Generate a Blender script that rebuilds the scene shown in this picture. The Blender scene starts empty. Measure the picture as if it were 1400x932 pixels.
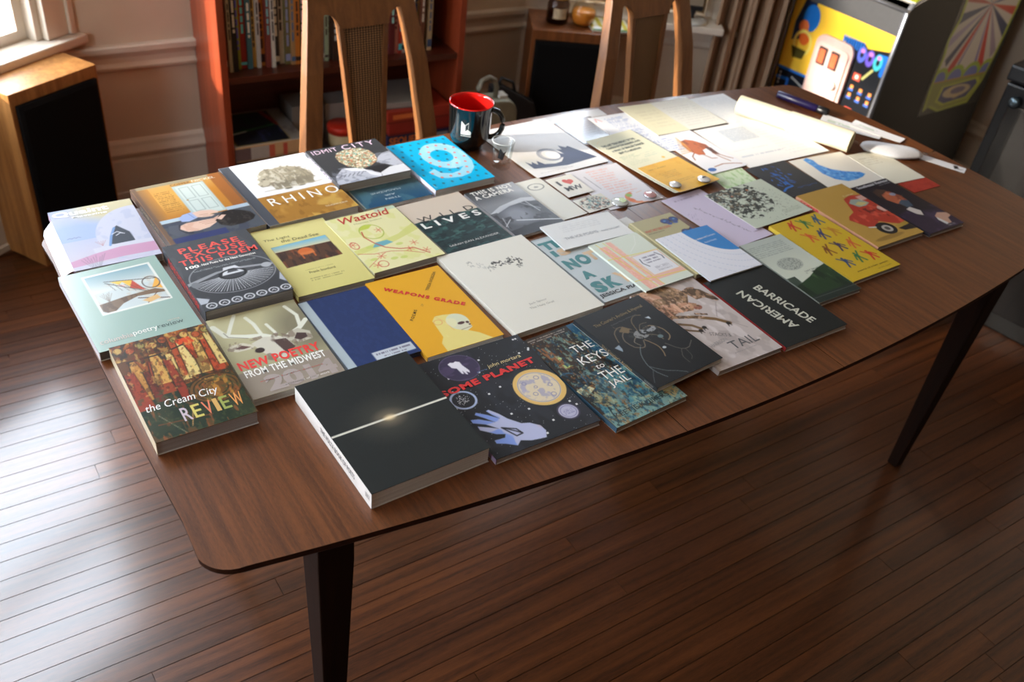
import bpy, bmesh, math, random
import numpy as np
from mathutils import Matrix, Vector

random.seed(7)
C = bpy.context.scene.collection
SC = bpy.context.scene

# ------------------------------------------------------------------ camera, sky, sun, exposure
cam_d = bpy.data.cameras.new('camera')
cam_d.sensor_width = 36.0
cam_d.lens = 1277.32 * 36.0 / 1400.0
cam_d.clip_start = 0.02
cam_d.dof.use_dof = True
cam_d.dof.focus_distance = 1.38
cam_d.dof.aperture_fstop = 5.2
cam = bpy.data.objects.new('camera', cam_d)
C.objects.link(cam)
cam.matrix_world = Matrix(((0.82428613, 0.27089424, -0.49716062, 0.0),
                           (-0.55600847, 0.55295793, -0.6205579, 0.0),
                           (0.10680335, 0.78794279, 0.60641505, 1.63833),
                           (0, 0, 0, 1)))
SC.camera = cam

world = bpy.data.worlds.new('sky')
SC.world = world
world.use_nodes = True
wn = world.node_tree
wn.nodes.clear()
w_out = wn.nodes.new('ShaderNodeOutputWorld')
w_bg = wn.nodes.new('ShaderNodeBackground')
w_tc = wn.nodes.new('ShaderNodeTexCoord')
w_sep = wn.nodes.new('ShaderNodeSeparateXYZ')
w_ramp = wn.nodes.new('ShaderNodeValToRGB')
w_ramp.color_ramp.elements[0].position = 0.42
w_ramp.color_ramp.elements[0].color = (0.42, 0.38, 0.32, 1)
w_ramp.color_ramp.elements[1].position = 0.53
w_ramp.color_ramp.elements[1].color = (0.82, 0.93, 1.06, 1)
w_map = wn.nodes.new('ShaderNodeMapRange')
w_map.inputs['From Min'].default_value = -1
w_map.inputs['From Max'].default_value = 1
wn.links.new(w_tc.outputs['Generated'], w_sep.inputs[0])
wn.links.new(w_sep.outputs['Z'], w_map.inputs['Value'])
wn.links.new(w_map.outputs[0], w_ramp.inputs[0])
wn.links.new(w_ramp.outputs[0], w_bg.inputs['Color'])
w_bg.inputs['Strength'].default_value = 11.0
wn.links.new(w_bg.outputs[0], w_out.inputs[0])

SUN_DIR = Vector((0.958, -0.287, -0.29)).normalized()
sun_d = bpy.data.lights.new('sun', 'SUN')
sun_d.energy = 7.6
sun_d.angle = math.radians(3.0)
sun_d.color = (1.0, 0.88, 0.72)
sun = bpy.data.objects.new('sun', sun_d)
C.objects.link(sun)
sun.location = (-3, 5, 4)
sun.rotation_euler = SUN_DIR.to_track_quat('-Z', 'Y').to_euler()

SC.view_settings.view_transform = 'Standard'
SC.view_settings.look = 'None'
SC.view_settings.gamma = 1.0
SC.view_settings.exposure = 0.47
SC.view_settings.use_curve_mapping = False
SC.cycles.max_bounces = 8
SC.cycles.diffuse_bounces = 4
SC.cycles.glossy_bounces = 4
SC.cycles.transmission_bounces = 6
SC.cycles.transparent_max_bounces = 12
SC.cycles.caustics_reflective = False
SC.cycles.caustics_refractive = False
SC.cycles.sample_clamp_indirect = 6.0
SC.cycles.use_denoising = True


def portal(name, loc, direction, sx, sy):
    d = bpy.data.lights.new(name, 'AREA')
    d.shape = 'RECTANGLE'
    d.size = sx
    d.size_y = sy
    d.cycles.is_portal = True
    o = bpy.data.objects.new(name, d)
    C.objects.link(o)
    o.location = loc
    o.rotation_euler = Vector(direction).to_track_quat('-Z', 'Y').to_euler()
    return o


# ------------------------------------------------------------------ helpers: objects
def lin(c):
    c = np.asarray(c, float) / 255.0
    return np.where(c <= 0.04045, c / 12.92, ((c + 0.055) / 1.055) ** 2.4)


def tag(o, label=None, cat=None, group=None, kind=None):
    if label: o['label'] = label
    if cat: o['category'] = cat
    if group: o['group'] = group
    if kind: o['kind'] = kind
    return o


def link(name, me, mats, parent=None, loc=None, rz=0.0):
    o = bpy.data.objects.new(name, me)
    C.objects.link(o)
    if not isinstance(mats, (list, tuple)): mats = [mats]
    if len(me.materials) == 0:
        for m in mats: me.materials.append(m)
    if parent: o.parent = parent
    if loc is not None: o.location = loc
    if rz: o.rotation_euler = (0, 0, rz)
    return o


def thing(name, label, cat, loc=(0, 0, 0), rz=0.0, group=None):
    o = bpy.data.objects.new(name, None)
    C.objects.link(o)
    o.empty_display_size = 0.05
    o.location = loc
    o.rotation_euler = (0, 0, rz)
    return tag(o, label, cat, group)


class MB:
    """collects shapes into one mesh"""
    def __init__(s):
        s.v = []; s.f = []; s.m = []; s.sm = []

    def add(s, vs, fs, mi=0, smooth=False):
        b = len(s.v)
        s.v += [tuple(map(float, p)) for p in vs]
        for f in fs:
            s.f.append([b + i for i in f]); s.m.append(mi); s.sm.append(smooth)
        return s

    def hexa(s, lo, hi, mi=0):
        """lo, hi: 4 points each, same winding (counter-clockwise from above)"""
        return s.add(list(lo) + list(hi), [(3, 2, 1, 0), (4, 5, 6, 7), (0, 1, 5, 4), (1, 2, 6, 5), (2, 3, 7, 6), (3, 0, 4, 7)], mi)

    def box(s, x0, x1, y0, y1, z0, z1, mi=0):
        return s.hexa([(x0, y0, z0), (x1, y0, z0), (x1, y1, z0), (x0, y1, z0)],
                      [(x0, y0, z1), (x1, y0, z1), (x1, y1, z1), (x0, y1, z1)], mi)

    def prism(s, poly, axis, a, b, mi=0):
        """poly of 2-D points extruded along axis from a to b"""
        n = len(poly)
        def P(p, t):
            if axis == 'x': return (t, p[0], p[1])
            if axis == 'y': return (p[0], t, p[1])
            return (p[0], p[1], t)
        vs = [P(p, a) for p in poly] + [P(p, b) for p in poly]
        fs = [tuple(range(n - 1, -1, -1)), tuple(range(n, 2 * n))]
        fs += [(i, (i + 1) % n, n + (i + 1) % n, n + i) for i in range(n)]
        return s.add(vs, fs, mi)

    def loft(s, rings, mi=0, caps=True, smooth=False, closed=True):
        n = len(rings[0]); vs = [p for r in rings for p in r]; fs = []
        for k in range(len(rings) - 1):
            for i in range(n if closed else n - 1):
                j = (i + 1) % n
                fs.append((k * n + i, k * n + j, (k + 1) * n + j, (k + 1) * n + i))
        s.add(vs, fs, mi, smooth)
        if caps:
            s.add(rings[0], [tuple(range(n - 1, -1, -1))], mi)
            s.add(rings[-1], [tuple(range(n))], mi)
        return s

    def lathe(s, prof, seg=40, c=(0, 0, 0), mi=0, smooth=True):
        rings = [[(c[0] + r * math.cos(2 * math.pi * i / seg), c[1] + r * math.sin(2 * math.pi * i / seg), c[2] + z)
                  for i in range(seg)] for r, z in prof]
        return s.loft(rings, mi, False, smooth)

    def tube(s, pts, r, seg=10, mi=0, caps=True, squash=1.0):
        pts = [Vector(p) for p in pts]; rings = []; up = Vector((0, 0, 1))
        for i, p in enumerate(pts):
            t = (pts[min(i + 1, len(pts) - 1)] - pts[max(i - 1, 0)]).normalized()
            a = t.cross(up)
            if a.length < 1e-3: a = t.cross(Vector((0, 1, 0)))
            a.normalize(); b = a.cross(t)
            rr = r[i] if isinstance(r, (list, tuple)) else r
            rings.append([tuple(p + a * rr * math.cos(2 * math.pi * k / seg) + b * rr * squash * math.sin(2 * math.pi * k / seg)) for k in range(seg)])
        return s.loft(rings, mi, caps, True)

    def mesh(s, name, bevel=0.0, seg=2):
        me = bpy.data.meshes.new(name)
        me.from_pydata(s.v, [], s.f)
        me.polygons.foreach_set('material_index', s.m)
        me.polygons.foreach_set('use_smooth', s.sm)
        bm = bmesh.new(); bm.from_mesh(me)
        bmesh.ops.remove_doubles(bm, verts=bm.verts, dist=1e-6)
        bmesh.ops.recalc_face_normals(bm, faces=bm.faces)
        if bevel:
            ed = [e for e in bm.edges if len(e.link_faces) == 2 and e.calc_face_angle(0) > 0.5]
            bmesh.ops.bevel(bm, geom=ed, offset=bevel, segments=seg, profile=0.6, affect='EDGES', clamp_overlap=True)
        bm.to_mesh(me); bm.free()
        return me

    def obj(s, name, mats, parent=None, bevel=0.0, loc=None, rz=0.0, seg=2):
        return link(name, s.mesh(name, bevel, seg), mats, parent, loc, rz)


# ------------------------------------------------------------------ helpers: materials
MATS = {}


def nt(name):
    m = bpy.data.materials.new(name)
    m.use_nodes = True
    t = m.node_tree
    return m, t, t.nodes['Principled BSDF']


def rgba(c): return tuple(float(x) for x in lin(c)) + (1.0,)


def solid(c, rough=0.5, var=0.06, scale=60.0, bump=0.0, spec=0.5, metal=0.0, coat=0.0, key=None):
    """plain material with a little procedural variation"""
    k = key or (tuple(c), rough, var, scale, bump, spec, metal, coat)
    if k in MATS: return MATS[k]
    m, t, p = nt('plain')
    n = t.nodes.new('ShaderNodeTexNoise'); n.inputs['Scale'].default_value = scale; n.inputs['Detail'].default_value = 4
    tc = t.nodes.new('ShaderNodeTexCoord'); t.links.new(tc.outputs['Object'], n.inputs['Vector'])
    mx = t.nodes.new('ShaderNodeMix'); mx.data_type = 'RGBA'
    a = np.asarray(c, float)
    mx.inputs[6].default_value = rgba(np.clip(a * (1 - var), 0, 255)); mx.inputs[7].default_value = rgba(np.clip(a * (1 + var), 0, 255))
    t.links.new(n.outputs['Fac'], mx.inputs[0]); t.links.new(mx.outputs[2], p.inputs['Base Color'])
    p.inputs['Roughness'].default_value = rough
    p.inputs['Specular IOR Level'].default_value = spec
    p.inputs['Metallic'].default_value = metal
    p.inputs['Coat Weight'].default_value = coat
    if bump:
        b = t.nodes.new('ShaderNodeBump'); b.inputs['Strength'].default_value = bump; b.inputs['Distance'].default_value = 0.002
        t.links.new(n.outputs['Fac'], b.inputs['Height']); t.links.new(b.outputs[0], p.inputs['Normal'])
    MATS[k] = m
    return m


def wood(key, dark, light, axis, rough=0.35, fine=900.0, coat=0.0, rnd=0.0, spec=0.5, bump=0.05, stretch=0.035, scale=40.0):
    if key in MATS: return MATS[key]
    m, t, p = nt(key); N = t.nodes; L = t.links
    tc = N.new('ShaderNodeTexCoord'); mp = N.new('ShaderNodeMapping')
    sc = [1.0, 1.0, 1.0]; sc['xyz'.index(axis)] = stretch
    mp.inputs['Scale'].default_value = sc
    oi = N.new('ShaderNodeObjectInfo')
    L.new(tc.outputs['Object'], mp.inputs['Vector'])
    cb = N.new('ShaderNodeVectorMath'); cb.operation = 'MULTIPLY_ADD'
    ml = N.new('ShaderNodeMath'); ml.operation = 'MULTIPLY'; ml.inputs[1].default_value = 37.0 if rnd else 0.0
    L.new(oi.outputs['Random'], ml.inputs[0])
    ad = N.new('ShaderNodeVectorMath'); ad.operation = 'ADD'
    L.new(mp.outputs[0], ad.inputs[0]); L.new(ml.outputs[0], ad.inputs[1])
    n1 = N.new('ShaderNodeTexNoise'); n1.inputs['Scale'].default_value = scale; n1.inputs['Detail'].default_value = 5; n1.inputs['Distortion'].default_value = 0.6
    n2 = N.new('ShaderNodeTexNoise'); n2.inputs['Scale'].default_value = fine; n2.inputs['Detail'].default_value = 3
    L.new(ad.outputs[0], n1.inputs['Vector']); L.new(ad.outputs[0], n2.inputs['Vector'])
    mix = N.new('ShaderNodeMath'); mix.operation = 'MULTIPLY_ADD'; mix.inputs[1].default_value = 0.55
    h = N.new('ShaderNodeMath'); h.operation = 'MULTIPLY'; h.inputs[1].default_value = 0.45
    L.new(n2.outputs['Fac'], h.inputs[0]); L.new(n1.outputs['Fac'], mix.inputs[0]); L.new(h.outputs[0], mix.inputs[2])
    rp = N.new('ShaderNodeValToRGB')
    rp.color_ramp.elements[0].position = 0.34; rp.color_ramp.elements[0].color = rgba(dark)
    rp.color_ramp.elements[1].position = 0.64; rp.color_ramp.elements[1].color = rgba(light)
    L.new(mix.outputs[0], rp.inputs[0])
    last = rp.outputs[0]
    if rnd:
        hs = N.new('ShaderNodeHueSaturation')
        mr = N.new('ShaderNodeMapRange'); mr.inputs['To Min'].default_value = 1 - rnd; mr.inputs['To Max'].default_value = 1 + rnd
        L.new(oi.outputs['Random'], mr.inputs['Value']); L.new(mr.outputs[0], hs.inputs['Value']); L.new(last, hs.inputs['Color'])
        last = hs.outputs[0]
    L.new(last, p.inputs['Base Color'])
    p.inputs['Roughness'].default_value = rough
    p.inputs['Coat Weight'].default_value = coat
    p.inputs['Coat Roughness'].default_value = 0.16
    p.inputs['Specular IOR Level'].default_value = spec
    b = N.new('ShaderNodeBump'); b.inputs['Strength'].default_value = bump; b.inputs['Distance'].default_value = 0.001
    L.new(mix.outputs[0], b.inputs['Height']); L.new(b.outputs[0], p.inputs['Normal'])
    MATS[key] = m
    return m


def printed(rough, coat=0.0):
    """ink: colour attribute painted per vertex by the small paint routines below"""
    k = ('ink', rough, coat)
    if k in MATS: return MATS[k]
    m, t, p = nt('printed_ink')
    a = t.nodes.new('ShaderNodeAttribute'); a.attribute_name = 'ink'
    t.links.new(a.outputs['Color'], p.inputs['Base Color'])
    p.inputs['Roughness'].default_value = rough
    p.inputs['Specular IOR Level'].default_value = 0.26
    p.inputs['Coat Weight'].default_value = coat
    p.inputs['Coat Roughness'].default_value = 0.22
    n = t.nodes.new('ShaderNodeTexNoise'); n.inputs['Scale'].default_value = 18
    tc = t.nodes.new('ShaderNodeTexCoord'); t.links.new(tc.outputs['Object'], n.inputs['Vector'])
    b = t.nodes.new('ShaderNodeBump'); b.inputs['Strength'].default_value = 0.12; b.inputs['Distance'].default_value = 0.004
    t.links.new(n.outputs['Fac'], b.inputs['Height']); t.links.new(b.outputs[0], p.inputs['Normal'])
    MATS[k] = m
    return m


def pages_mat(c=(214, 206, 192)):
    k = ('pages', tuple(c))
    if k in MATS: return MATS[k]
    m, t, p = nt('page_edges'); N = t.nodes; L = t.links
    tc = N.new('ShaderNodeTexCoord'); mp = N.new('ShaderNodeMapping'); mp.inputs['Scale'].default_value = (6, 6, 2500)
    n = N.new('ShaderNodeTexNoise'); n.inputs['Scale'].default_value = 1.0; n.inputs['Detail'].default_value = 2
    L.new(tc.outputs['Object'], mp.inputs[0]); L.new(mp.outputs[0], n.inputs['Vector'])
    rp = N.new('ShaderNodeValToRGB'); a = np.asarray(c, float)
    rp.color_ramp.elements[0].position = .3; rp.color_ramp.elements[0].color = rgba(a * .8)
    rp.color_ramp.elements[1].position = .7; rp.color_ramp.elements[1].color = rgba(a)
    L.new(n.outputs['Fac'], rp.inputs[0]); L.new(rp.outputs[0], p.inputs['Base Color'])
    p.inputs['Roughness'].default_value = .8
    b = N.new('ShaderNodeBump'); b.inputs['Strength'].default_value = .3; b.inputs['Distance'].default_value = .0005
    L.new(n.outputs['Fac'], b.inputs['Height']); L.new(b.outputs[0], p.inputs['Normal'])
    MATS[k] = m
    return m


def glass_mat(key='clear_glass', tint=(1, 1, 1), rough=0.02):
    if key in MATS: return MATS[key]
    m, t, p = nt(key)
    N = t.nodes; L = t.links
    N.remove(p)
    out = N['Material Output']
    tr = N.new('ShaderNodeBsdfTransparent'); tr.inputs[0].default_value = (*tint, 1)
    gl = N.new('ShaderNodeBsdfGlossy'); gl.inputs['Roughness'].default_value = rough
    fr = N.new('ShaderNodeFresnel'); fr.inputs['IOR'].default_value = 1.5
    mx = N.new('ShaderNodeMixShader')
    ge = N.new('ShaderNodeNewGeometry')            # only the outer face of a pane mirrors; the inner one lets light out
    inv = N.new('ShaderNodeMath'); inv.operation = 'SUBTRACT'; inv.inputs[0].default_value = 1.0
    L.new(ge.outputs['Backfacing'], inv.inputs[1])
    mu = N.new('ShaderNodeMath'); mu.operation = 'MULTIPLY'
    L.new(fr.outputs[0], mu.inputs[0]); L.new(inv.outputs[0], mu.inputs[1])
    L.new(mu.outputs[0], mx.inputs[0]); L.new(tr.outputs[0], mx.inputs[1]); L.new(gl.outputs[0], mx.inputs[2])
    L.new(mx.outputs[0], out.inputs['Surface'])
    MATS[key] = m
    return m


# ------------------------------------------------------------------ helpers: lettering
_ts = bpy.data.scenes.new('lettering_bench')
_tcache = {}


def glyphs(s, bold=0.0, track=1.0):
    k = (s, bold, track)
    if k in _tcache: return _tcache[k]
    cu = bpy.data.curves.new('t', 'FONT')
    cu.body = s; cu.size = 1.0; cu.resolution_u = 3; cu.offset = bold; cu.space_character = track
    cu.space_line = 0.85
    o = bpy.data.objects.new('t', cu); _ts.collection.objects.link(o)
    vl = _ts.view_layers[0]; vl.update()
    ev = o.evaluated_get(vl.depsgraph); me = ev.to_mesh()
    v = np.array([x.co[:2] for x in me.vertices]); f = [tuple(p.vertices) for p in me.polygons]
    ev.to_mesh_clear(); bpy.data.objects.remove(o); bpy.data.curves.remove(cu)
    lo = v.min(0); hi = v.max(0)
    v = (v - lo) / np.maximum(hi - lo, 1e-6)
    _tcache[k] = (v, f)
    return v, f


def T(s, box, col, rot=0.0, bold=0.0, shear=0.0, track=1.0, flip=False):
    """lettering spec: box = (u0,v0,u1,v1) of the unrotated word on the cover, rot in degrees counter-clockwise about its middle"""
    return dict(s=s, box=box, col=col, rot=rot, bold=bold, shear=shear, track=track, flip=flip)


def letter_meshes(ts, w, h, zf, parent, name='lettering'):
    """one mesh per ink colour"""
    by = {}
    for t in ts: by.setdefault(tuple(t['col']), []).append(t)
    for col, lst in by.items():
        mb = MB()
        for t in lst:
            v, f = glyphs(t['s'], t['bold'], t['track'])
            u0, v0, u1, v1 = t['box']
            bw = abs(u1 - u0) * w; bh = abs(v1 - v0) * h
            p = (v - 0.5) * np.array([bw, bh])
            p[:, 0] += t['shear'] * p[:, 1]
            if t['flip']: p[:, 1] = -p[:, 1]
            a = math.radians(t['rot']); c, s = math.cos(a), math.sin(a)
            q = np.stack([p[:, 0] * c - p[:, 1] * s, p[:, 0] * s + p[:, 1] * c], 1)
            q += np.array([((u0 + u1) / 2 - .5) * w, (.5 - (v0 + v1) / 2) * h])
            z = [zf(x / w + .5, .5 - y / h) + 0.00035 for x, y in q]
            mb.add([(x, y, zz) for (x, y), zz in zip(q, z)], f)
        me = bpy.data.meshes.new(name)
        me.from_pydata(mb.v, [], mb.f)
        link(name, me, solid(col, .5, .02), parent)


# ------------------------------------------------------------------ helpers: painting covers on a vertex grid
class Art:
    def __init__(s, w, h, step, base):
        s.w, s.h, s.px = w, h, step
        s.nx = max(1, int(round(w / step))); s.ny = max(1, int(round(h / step)))
        u = np.linspace(0, 1, s.nx + 1); v = np.linspace(0, 1, s.ny + 1)
        s.u, s.v = np.meshgrid(u, v)
        s.x = s.u * w; s.y = s.v * h
        s.c = np.zeros(s.u.shape + (3,)); s.c[:] = base
        s.rs = np.random.RandomState(int(w * 1e5) * 7 + int(h * 1e5))

    def mix(s, k, col, a=1.0):
        k = np.clip(k * a, 0, 1)[..., None]
        s.c = s.c * (1 - k) + np.asarray(col, float) * k
        return s

    def aa(s, d): return np.clip(.5 - d / s.px, 0, 1)

    def rect(s, u0, v0, u1, v1, col, a=1.0):
        d = np.maximum(np.maximum(u0 - s.u, s.u - u1) * s.w, np.maximum(v0 - s.v, s.v - v1) * s.h)
        return s.mix(s.aa(d), col, a)

    def frame(s, u0, v0, u1, v1, th, col, a=1.0):
        d = np.maximum(np.maximum(u0 - s.u, s.u - u1) * s.w, np.maximum(v0 - s.v, s.v - v1) * s.h)
        return s.mix(s.aa(np.abs(d) - th / 2), col, a)

    def ed(s, cu, cv, ru, rv):
        q = np.sqrt(((s.u - cu) / ru) ** 2 + ((s.v - cv) / rv) ** 2)
        return (q - 1) * min(ru * s.w, rv * s.h)

    def ell(s, cu, cv, ru, rv, col, a=1.0, soft=0.0):
        d = s.ed(cu, cv, ru, rv)
        return s.mix(s.aa(d) if not soft else np.clip(.5 - d / soft, 0, 1), col, a)

    def ring(s, cu, cv, ru, rv, th, col, a=1.0):
        return s.mix(s.aa(np.abs(s.ed(cu, cv, ru, rv)) - th / 2), col, a)

    def pd(s, pts):
        P = [(p[0] * s.w, p[1] * s.h) for p in pts]
        ins = np.zeros(s.u.shape, bool); dist = np.full(s.u.shape, 9.0)
        for (x0, y0), (x1, y1) in zip(P, P[1:] + P[:1]):
            dy = y1 - y0
            c = ((y0 > s.y) != (y1 > s.y))
            if abs(dy) > 1e-12: ins ^= c & (s.x < (x1 - x0) * (s.y - y0) / dy + x0)
            dist = np.minimum(dist, s.sd(x0, y0, x1, y1))
        return np.where(ins, -dist, dist)

    def sd(s, x0, y0, x1, y1):
        dx, dy = x1 - x0, y1 - y0; L = dx * dx + dy * dy + 1e-15
        t = np.clip(((s.x - x0) * dx + (s.y - y0) * dy) / L, 0, 1)
        return np.hypot(s.x - x0 - t * dx, s.y - y0 - t * dy)

    def poly(s, pts, col, a=1.0, soft=0.0):
        d = s.pd(pts)
        return s.mix(s.aa(d) if not soft else np.clip(.5 - d / soft, 0, 1), col, a)

    def line(s, pts, th, col, a=1.0):
        d = np.full(s.u.shape, 9.0)
        for p, q in zip(pts[:-1], pts[1:]):
            d = np.minimum(d, s.sd(p[0] * s.w, p[1] * s.h, q[0] * s.w, q[1] * s.h))
        # thin strokes keep their weight even below one grid step
        k = np.clip((th / 2 + s.px / 2 - d) / s.px, 0, 1) * min(1.0, th / s.px + .15)
        return s.mix(k, col, a)

    def grad(s, v0, c0, v1, c1, horiz=False, mask=None, a=1.0):
        t = np.clip(((s.u if horiz else s.v) - v0) / (v1 - v0), 0, 1)[..., None]
        col = np.asarray(c0, float) * (1 - t) + np.asarray(c1, float) * t
        k = np.ones(s.u.shape) if mask is None else mask
        return s.mix(k, col, a)

    def noise(s, su, sv, seed=0):
        r = np.random.RandomState(seed + 11); out = np.zeros(s.u.shape); amp = 1.0; tot = 0
        for o in range(3):
            nu, nv = int(su * 2 ** o) + 2, int(sv * 2 ** o) + 2
            g = r.rand(nv + 2, nu + 2)
            fu = s.u * (nu - 1); fv = s.v * (nv - 1)
            iu = np.clip(fu.astype(int), 0, nu); iv = np.clip(fv.astype(int), 0, nv)
            tu = fu - iu; tv = fv - iv; tu = tu * tu * (3 - 2 * tu); tv = tv * tv * (3 - 2 * tv)
            out += amp * ((g[iv, iu] * (1 - tu) + g[iv, iu + 1] * tu) * (1 - tv) + (g[iv + 1, iu] * (1 - tu) + g[iv + 1, iu + 1] * tu) * tv)
            tot += amp; amp *= .55
        return out / tot

    def blot(s, su, sv, thr, col, a=1.0, seed=0, mask=None, soft=.08):
        k = np.clip((s.noise(su, sv, seed) - thr) / soft, 0, 1)
        if mask is not None: k = k * mask
        return s.mix(k, col, a)

    def box(s, u0, v0, u1, v1):
        return ((s.u >= u0) & (s.u <= u1) & (s.v >= v0) & (s.v <= v1)).astype(float)

    def disc(s, cu, cv, ru, rv): return s.aa(s.ed(cu, cv, ru, rv))

    def dots(s, n, col, r=.0006, area=(0, 0, 1, 1), a=1.0, seed=1, disc=False):
        q = np.random.RandomState(seed)
        for _ in range(n):
            if disc:
                t = q.rand() * 6.283; k = math.sqrt(q.rand())
                u = (area[0] + area[2]) / 2 + (area[2] - area[0]) / 2 * k * math.cos(t); v = (area[1] + area[3]) / 2 + (area[3] - area[1]) / 2 * k * math.sin(t)
            else:
                u = area[0] + (area[2] - area[0]) * q.rand(); v = area[1] + (area[3] - area[1]) * q.rand()
            i = int(round(v * s.ny)); j = int(round(u * s.nx)); k = int(r / s.px)
            if 0 <= i <= s.ny and 0 <= j <= s.nx:
                sl = s.c[max(0, i - k):i + k + 1, max(0, j - k):j + k + 1]
                sl[:] = sl * (1 - a) + np.asarray(col, float) * a
        return s

    def small(s, u0, v0, u1, v1, n, col, a=.6, seed=3, ragged=0.0):
        """n rows of print too small to read in the photograph"""
        q = np.random.RandomState(seed); g = np.random.RandomState(seed + 5).rand(n, s.nx + 1)
        for r in range(n):
            vv = v0 + (v1 - v0) * (r + .5) / n; th = (v1 - v0) / n * .5
            e = u1 - ragged * q.rand() * (u1 - u0)
            k = ((np.abs(s.v - vv) * s.h) < max(th * s.h / 2, s.px * .5)) & (s.u > u0) & (s.u < e)
            s.mix(k * np.broadcast_to((g[r] > .25), s.u.shape), col, a)
        return s


def flat0(u, v): return 0.0


def art_mesh(name, art, th, edge=None, zf=flat0):
    """thin sheet: painted grid on top, plain edges and back"""
    ny, nx = art.u.shape; w, h = art.w, art.h
    X = (art.u - .5) * w; Y = (.5 - art.v) * h
    if zf is flat0: Z = np.zeros_like(X)
    else: Z = np.vectorize(zf)(art.u, art.v)
    top = np.stack([X, Y, Z], -1).reshape(-1, 3)
    idx = np.arange(ny * nx).reshape(ny, nx)
    q = np.stack([idx[1:, :-1], idx[1:, 1:], idx[:-1, 1:], idx[:-1, :-1]], -1).reshape(-1, 4)
    rim = np.concatenate([idx[0, :], idx[1:, -1], idx[-1, -2::-1], idx[-2:0:-1, 0]])
    nb = len(rim); b0 = len(top)
    low = top[rim].copy(); low[:, 2] -= th
    up2 = top[rim].copy()
    V = np.concatenate([top, up2, low]); i = np.arange(nb); j = (i + 1) % nb
    side = np.stack([b0 + i, b0 + j, b0 + nb + j, b0 + nb + i], -1)
    nq = len(q)
    me = bpy.data.meshes.new(name)
    faces = np.concatenate([q, side])
    curved = zf is not flat0
    if curved:      # a bent sheet needs its underside to follow the bend
        V = np.concatenate([V, top - np.array([0, 0, th])]); o = b0 + 2 * nb
        faces = np.concatenate([faces, (q + o)[:, ::-1]])
    nv = len(V); nf = len(faces); extra = 0 if curved else 1
    me.vertices.add(nv); me.vertices.foreach_set('co', V.ravel())
    loops = faces.ravel()
    if extra: loops = np.concatenate([loops, (b0 + nb + np.arange(nb))])
    me.loops.add(len(loops)); me.loops.foreach_set('vertex_index', loops.astype(np.int32))
    me.polygons.add(nf + extra)
    st = np.arange(nf) * 4
    if extra: st = np.concatenate([st, [nf * 4]])
    me.polygons.foreach_set('loop_start', st.astype(np.int32))
    me.update(calc_edges=True)
    col = np.ones((nv, 4))
    col[:, :3] = lin(np.array(edge if edge is not None else (225, 220, 210)))
    col[:b0, :3] = lin(np.clip(art.c, 0, 255)).reshape(-1, 3)
    at = me.color_attributes.new('ink', 'FLOAT_COLOR', 'POINT')
    at.data.foreach_set('color', col.ravel())
    if curved:
        me.polygons.foreach_set('use_smooth', np.ones(nf, bool))
    me.validate()
    return me


TABLE_Z = 0.74


def book(name, label, R, z0, t, art, texts=(), spine=None, spine_texts=(), rough=.38, coat=0.0, pages=(222, 215, 205),
         cat='book', group='books and chapbooks laid out on the table', back=(210, 205, 195), lift=flat0, soft_spine=True):
    """R = (x, y, degrees, w, h): paper-bound book lying flat, spine to the left"""
    x, y, a, w, h = R
    o = thing(name, label, cat, (x, y, TABLE_Z + z0), math.radians(a), group)
    ct = .0007
    cov = link('front_cover', art_mesh('front_cover', art, ct, art.c[0, 0] * .9), printed(rough, coat), o, (0, 0, t))
    cov.location.z = t
    sp = spine if spine is not None else tuple(art.c[art.ny // 2, 0])
    i = .0012
    MB().box(-w / 2 + .0012, w / 2 - i, -h / 2 + i, h / 2 - i, ct, t - ct).obj('page_block', pages_mat(pages), o)
    MB().box(-w / 2, -w / 2 + .0011, -h / 2, h / 2, .0002, t - ct).obj('spine', solid(sp, rough, .04), o)
    MB().box(-w / 2, w / 2, -h / 2, h / 2, 0, ct).obj('back_cover', solid(back, rough, .04), o)
    if texts: letter_meshes(texts, w, h, lambda u, v: t + (lift(u, v) if lift is not flat0 else 0), o)
    if spine_texts:
        # spine runs along y and faces -x; word reads from the far end to the near end
        by = {}
        for s in spine_texts: by.setdefault(tuple(s['col']), []).append(s)
        for col, lst in by.items():
            mb = MB()
            for s in lst:
                v, f = glyphs(s['s'], s['bold'], s['track'])
                f0, f1 = s['box'][0], s['box'][2]        # along the spine from the far end
                g0, g1 = s['box'][1], s['box'][3]        # across, 0 = top edge
                yy = h / 2 - (f0 + (f1 - f0) * v[:, 0]) * h
                zz = t - (g1 + (g0 - g1) * v[:, 1]) * t
                mb.add([(-w / 2 - .0003, p, q) for p, q in zip(yy, zz)], f)
            me = bpy.data.meshes.new('spine_lettering'); me.from_pydata(mb.v, [], mb.f)
            link('spine_lettering', me, solid(col, .5, .02), o)
    return o


def sheet(name, label, R, z0, art, texts=(), th=.0006, rough=.6, cat='paper', group='loose sheets on the table', zf=flat0, edge=None, coat=0.0):
    x, y, a, w, h = R
    o = link(name, art_mesh(name, art, th, edge, zf), printed(rough, coat), None, (x, y, TABLE_Z + z0 + th), math.radians(a))
    tag(o, label, cat, group)
    if texts: letter_meshes(texts, w, h, zf, o)
    return o

# ------------------------------------------------------------------ the room
M_WALL = solid((206, 190, 170), .75, .03, 8, .05, .3)
M_TRIM = solid((216, 204, 188), .42, .02, 10, 0, .5)
M_CEIL = solid((205, 200, 192), .8, .02, 6, 0, .3)
M_DARKWALL = M_WALL


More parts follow.
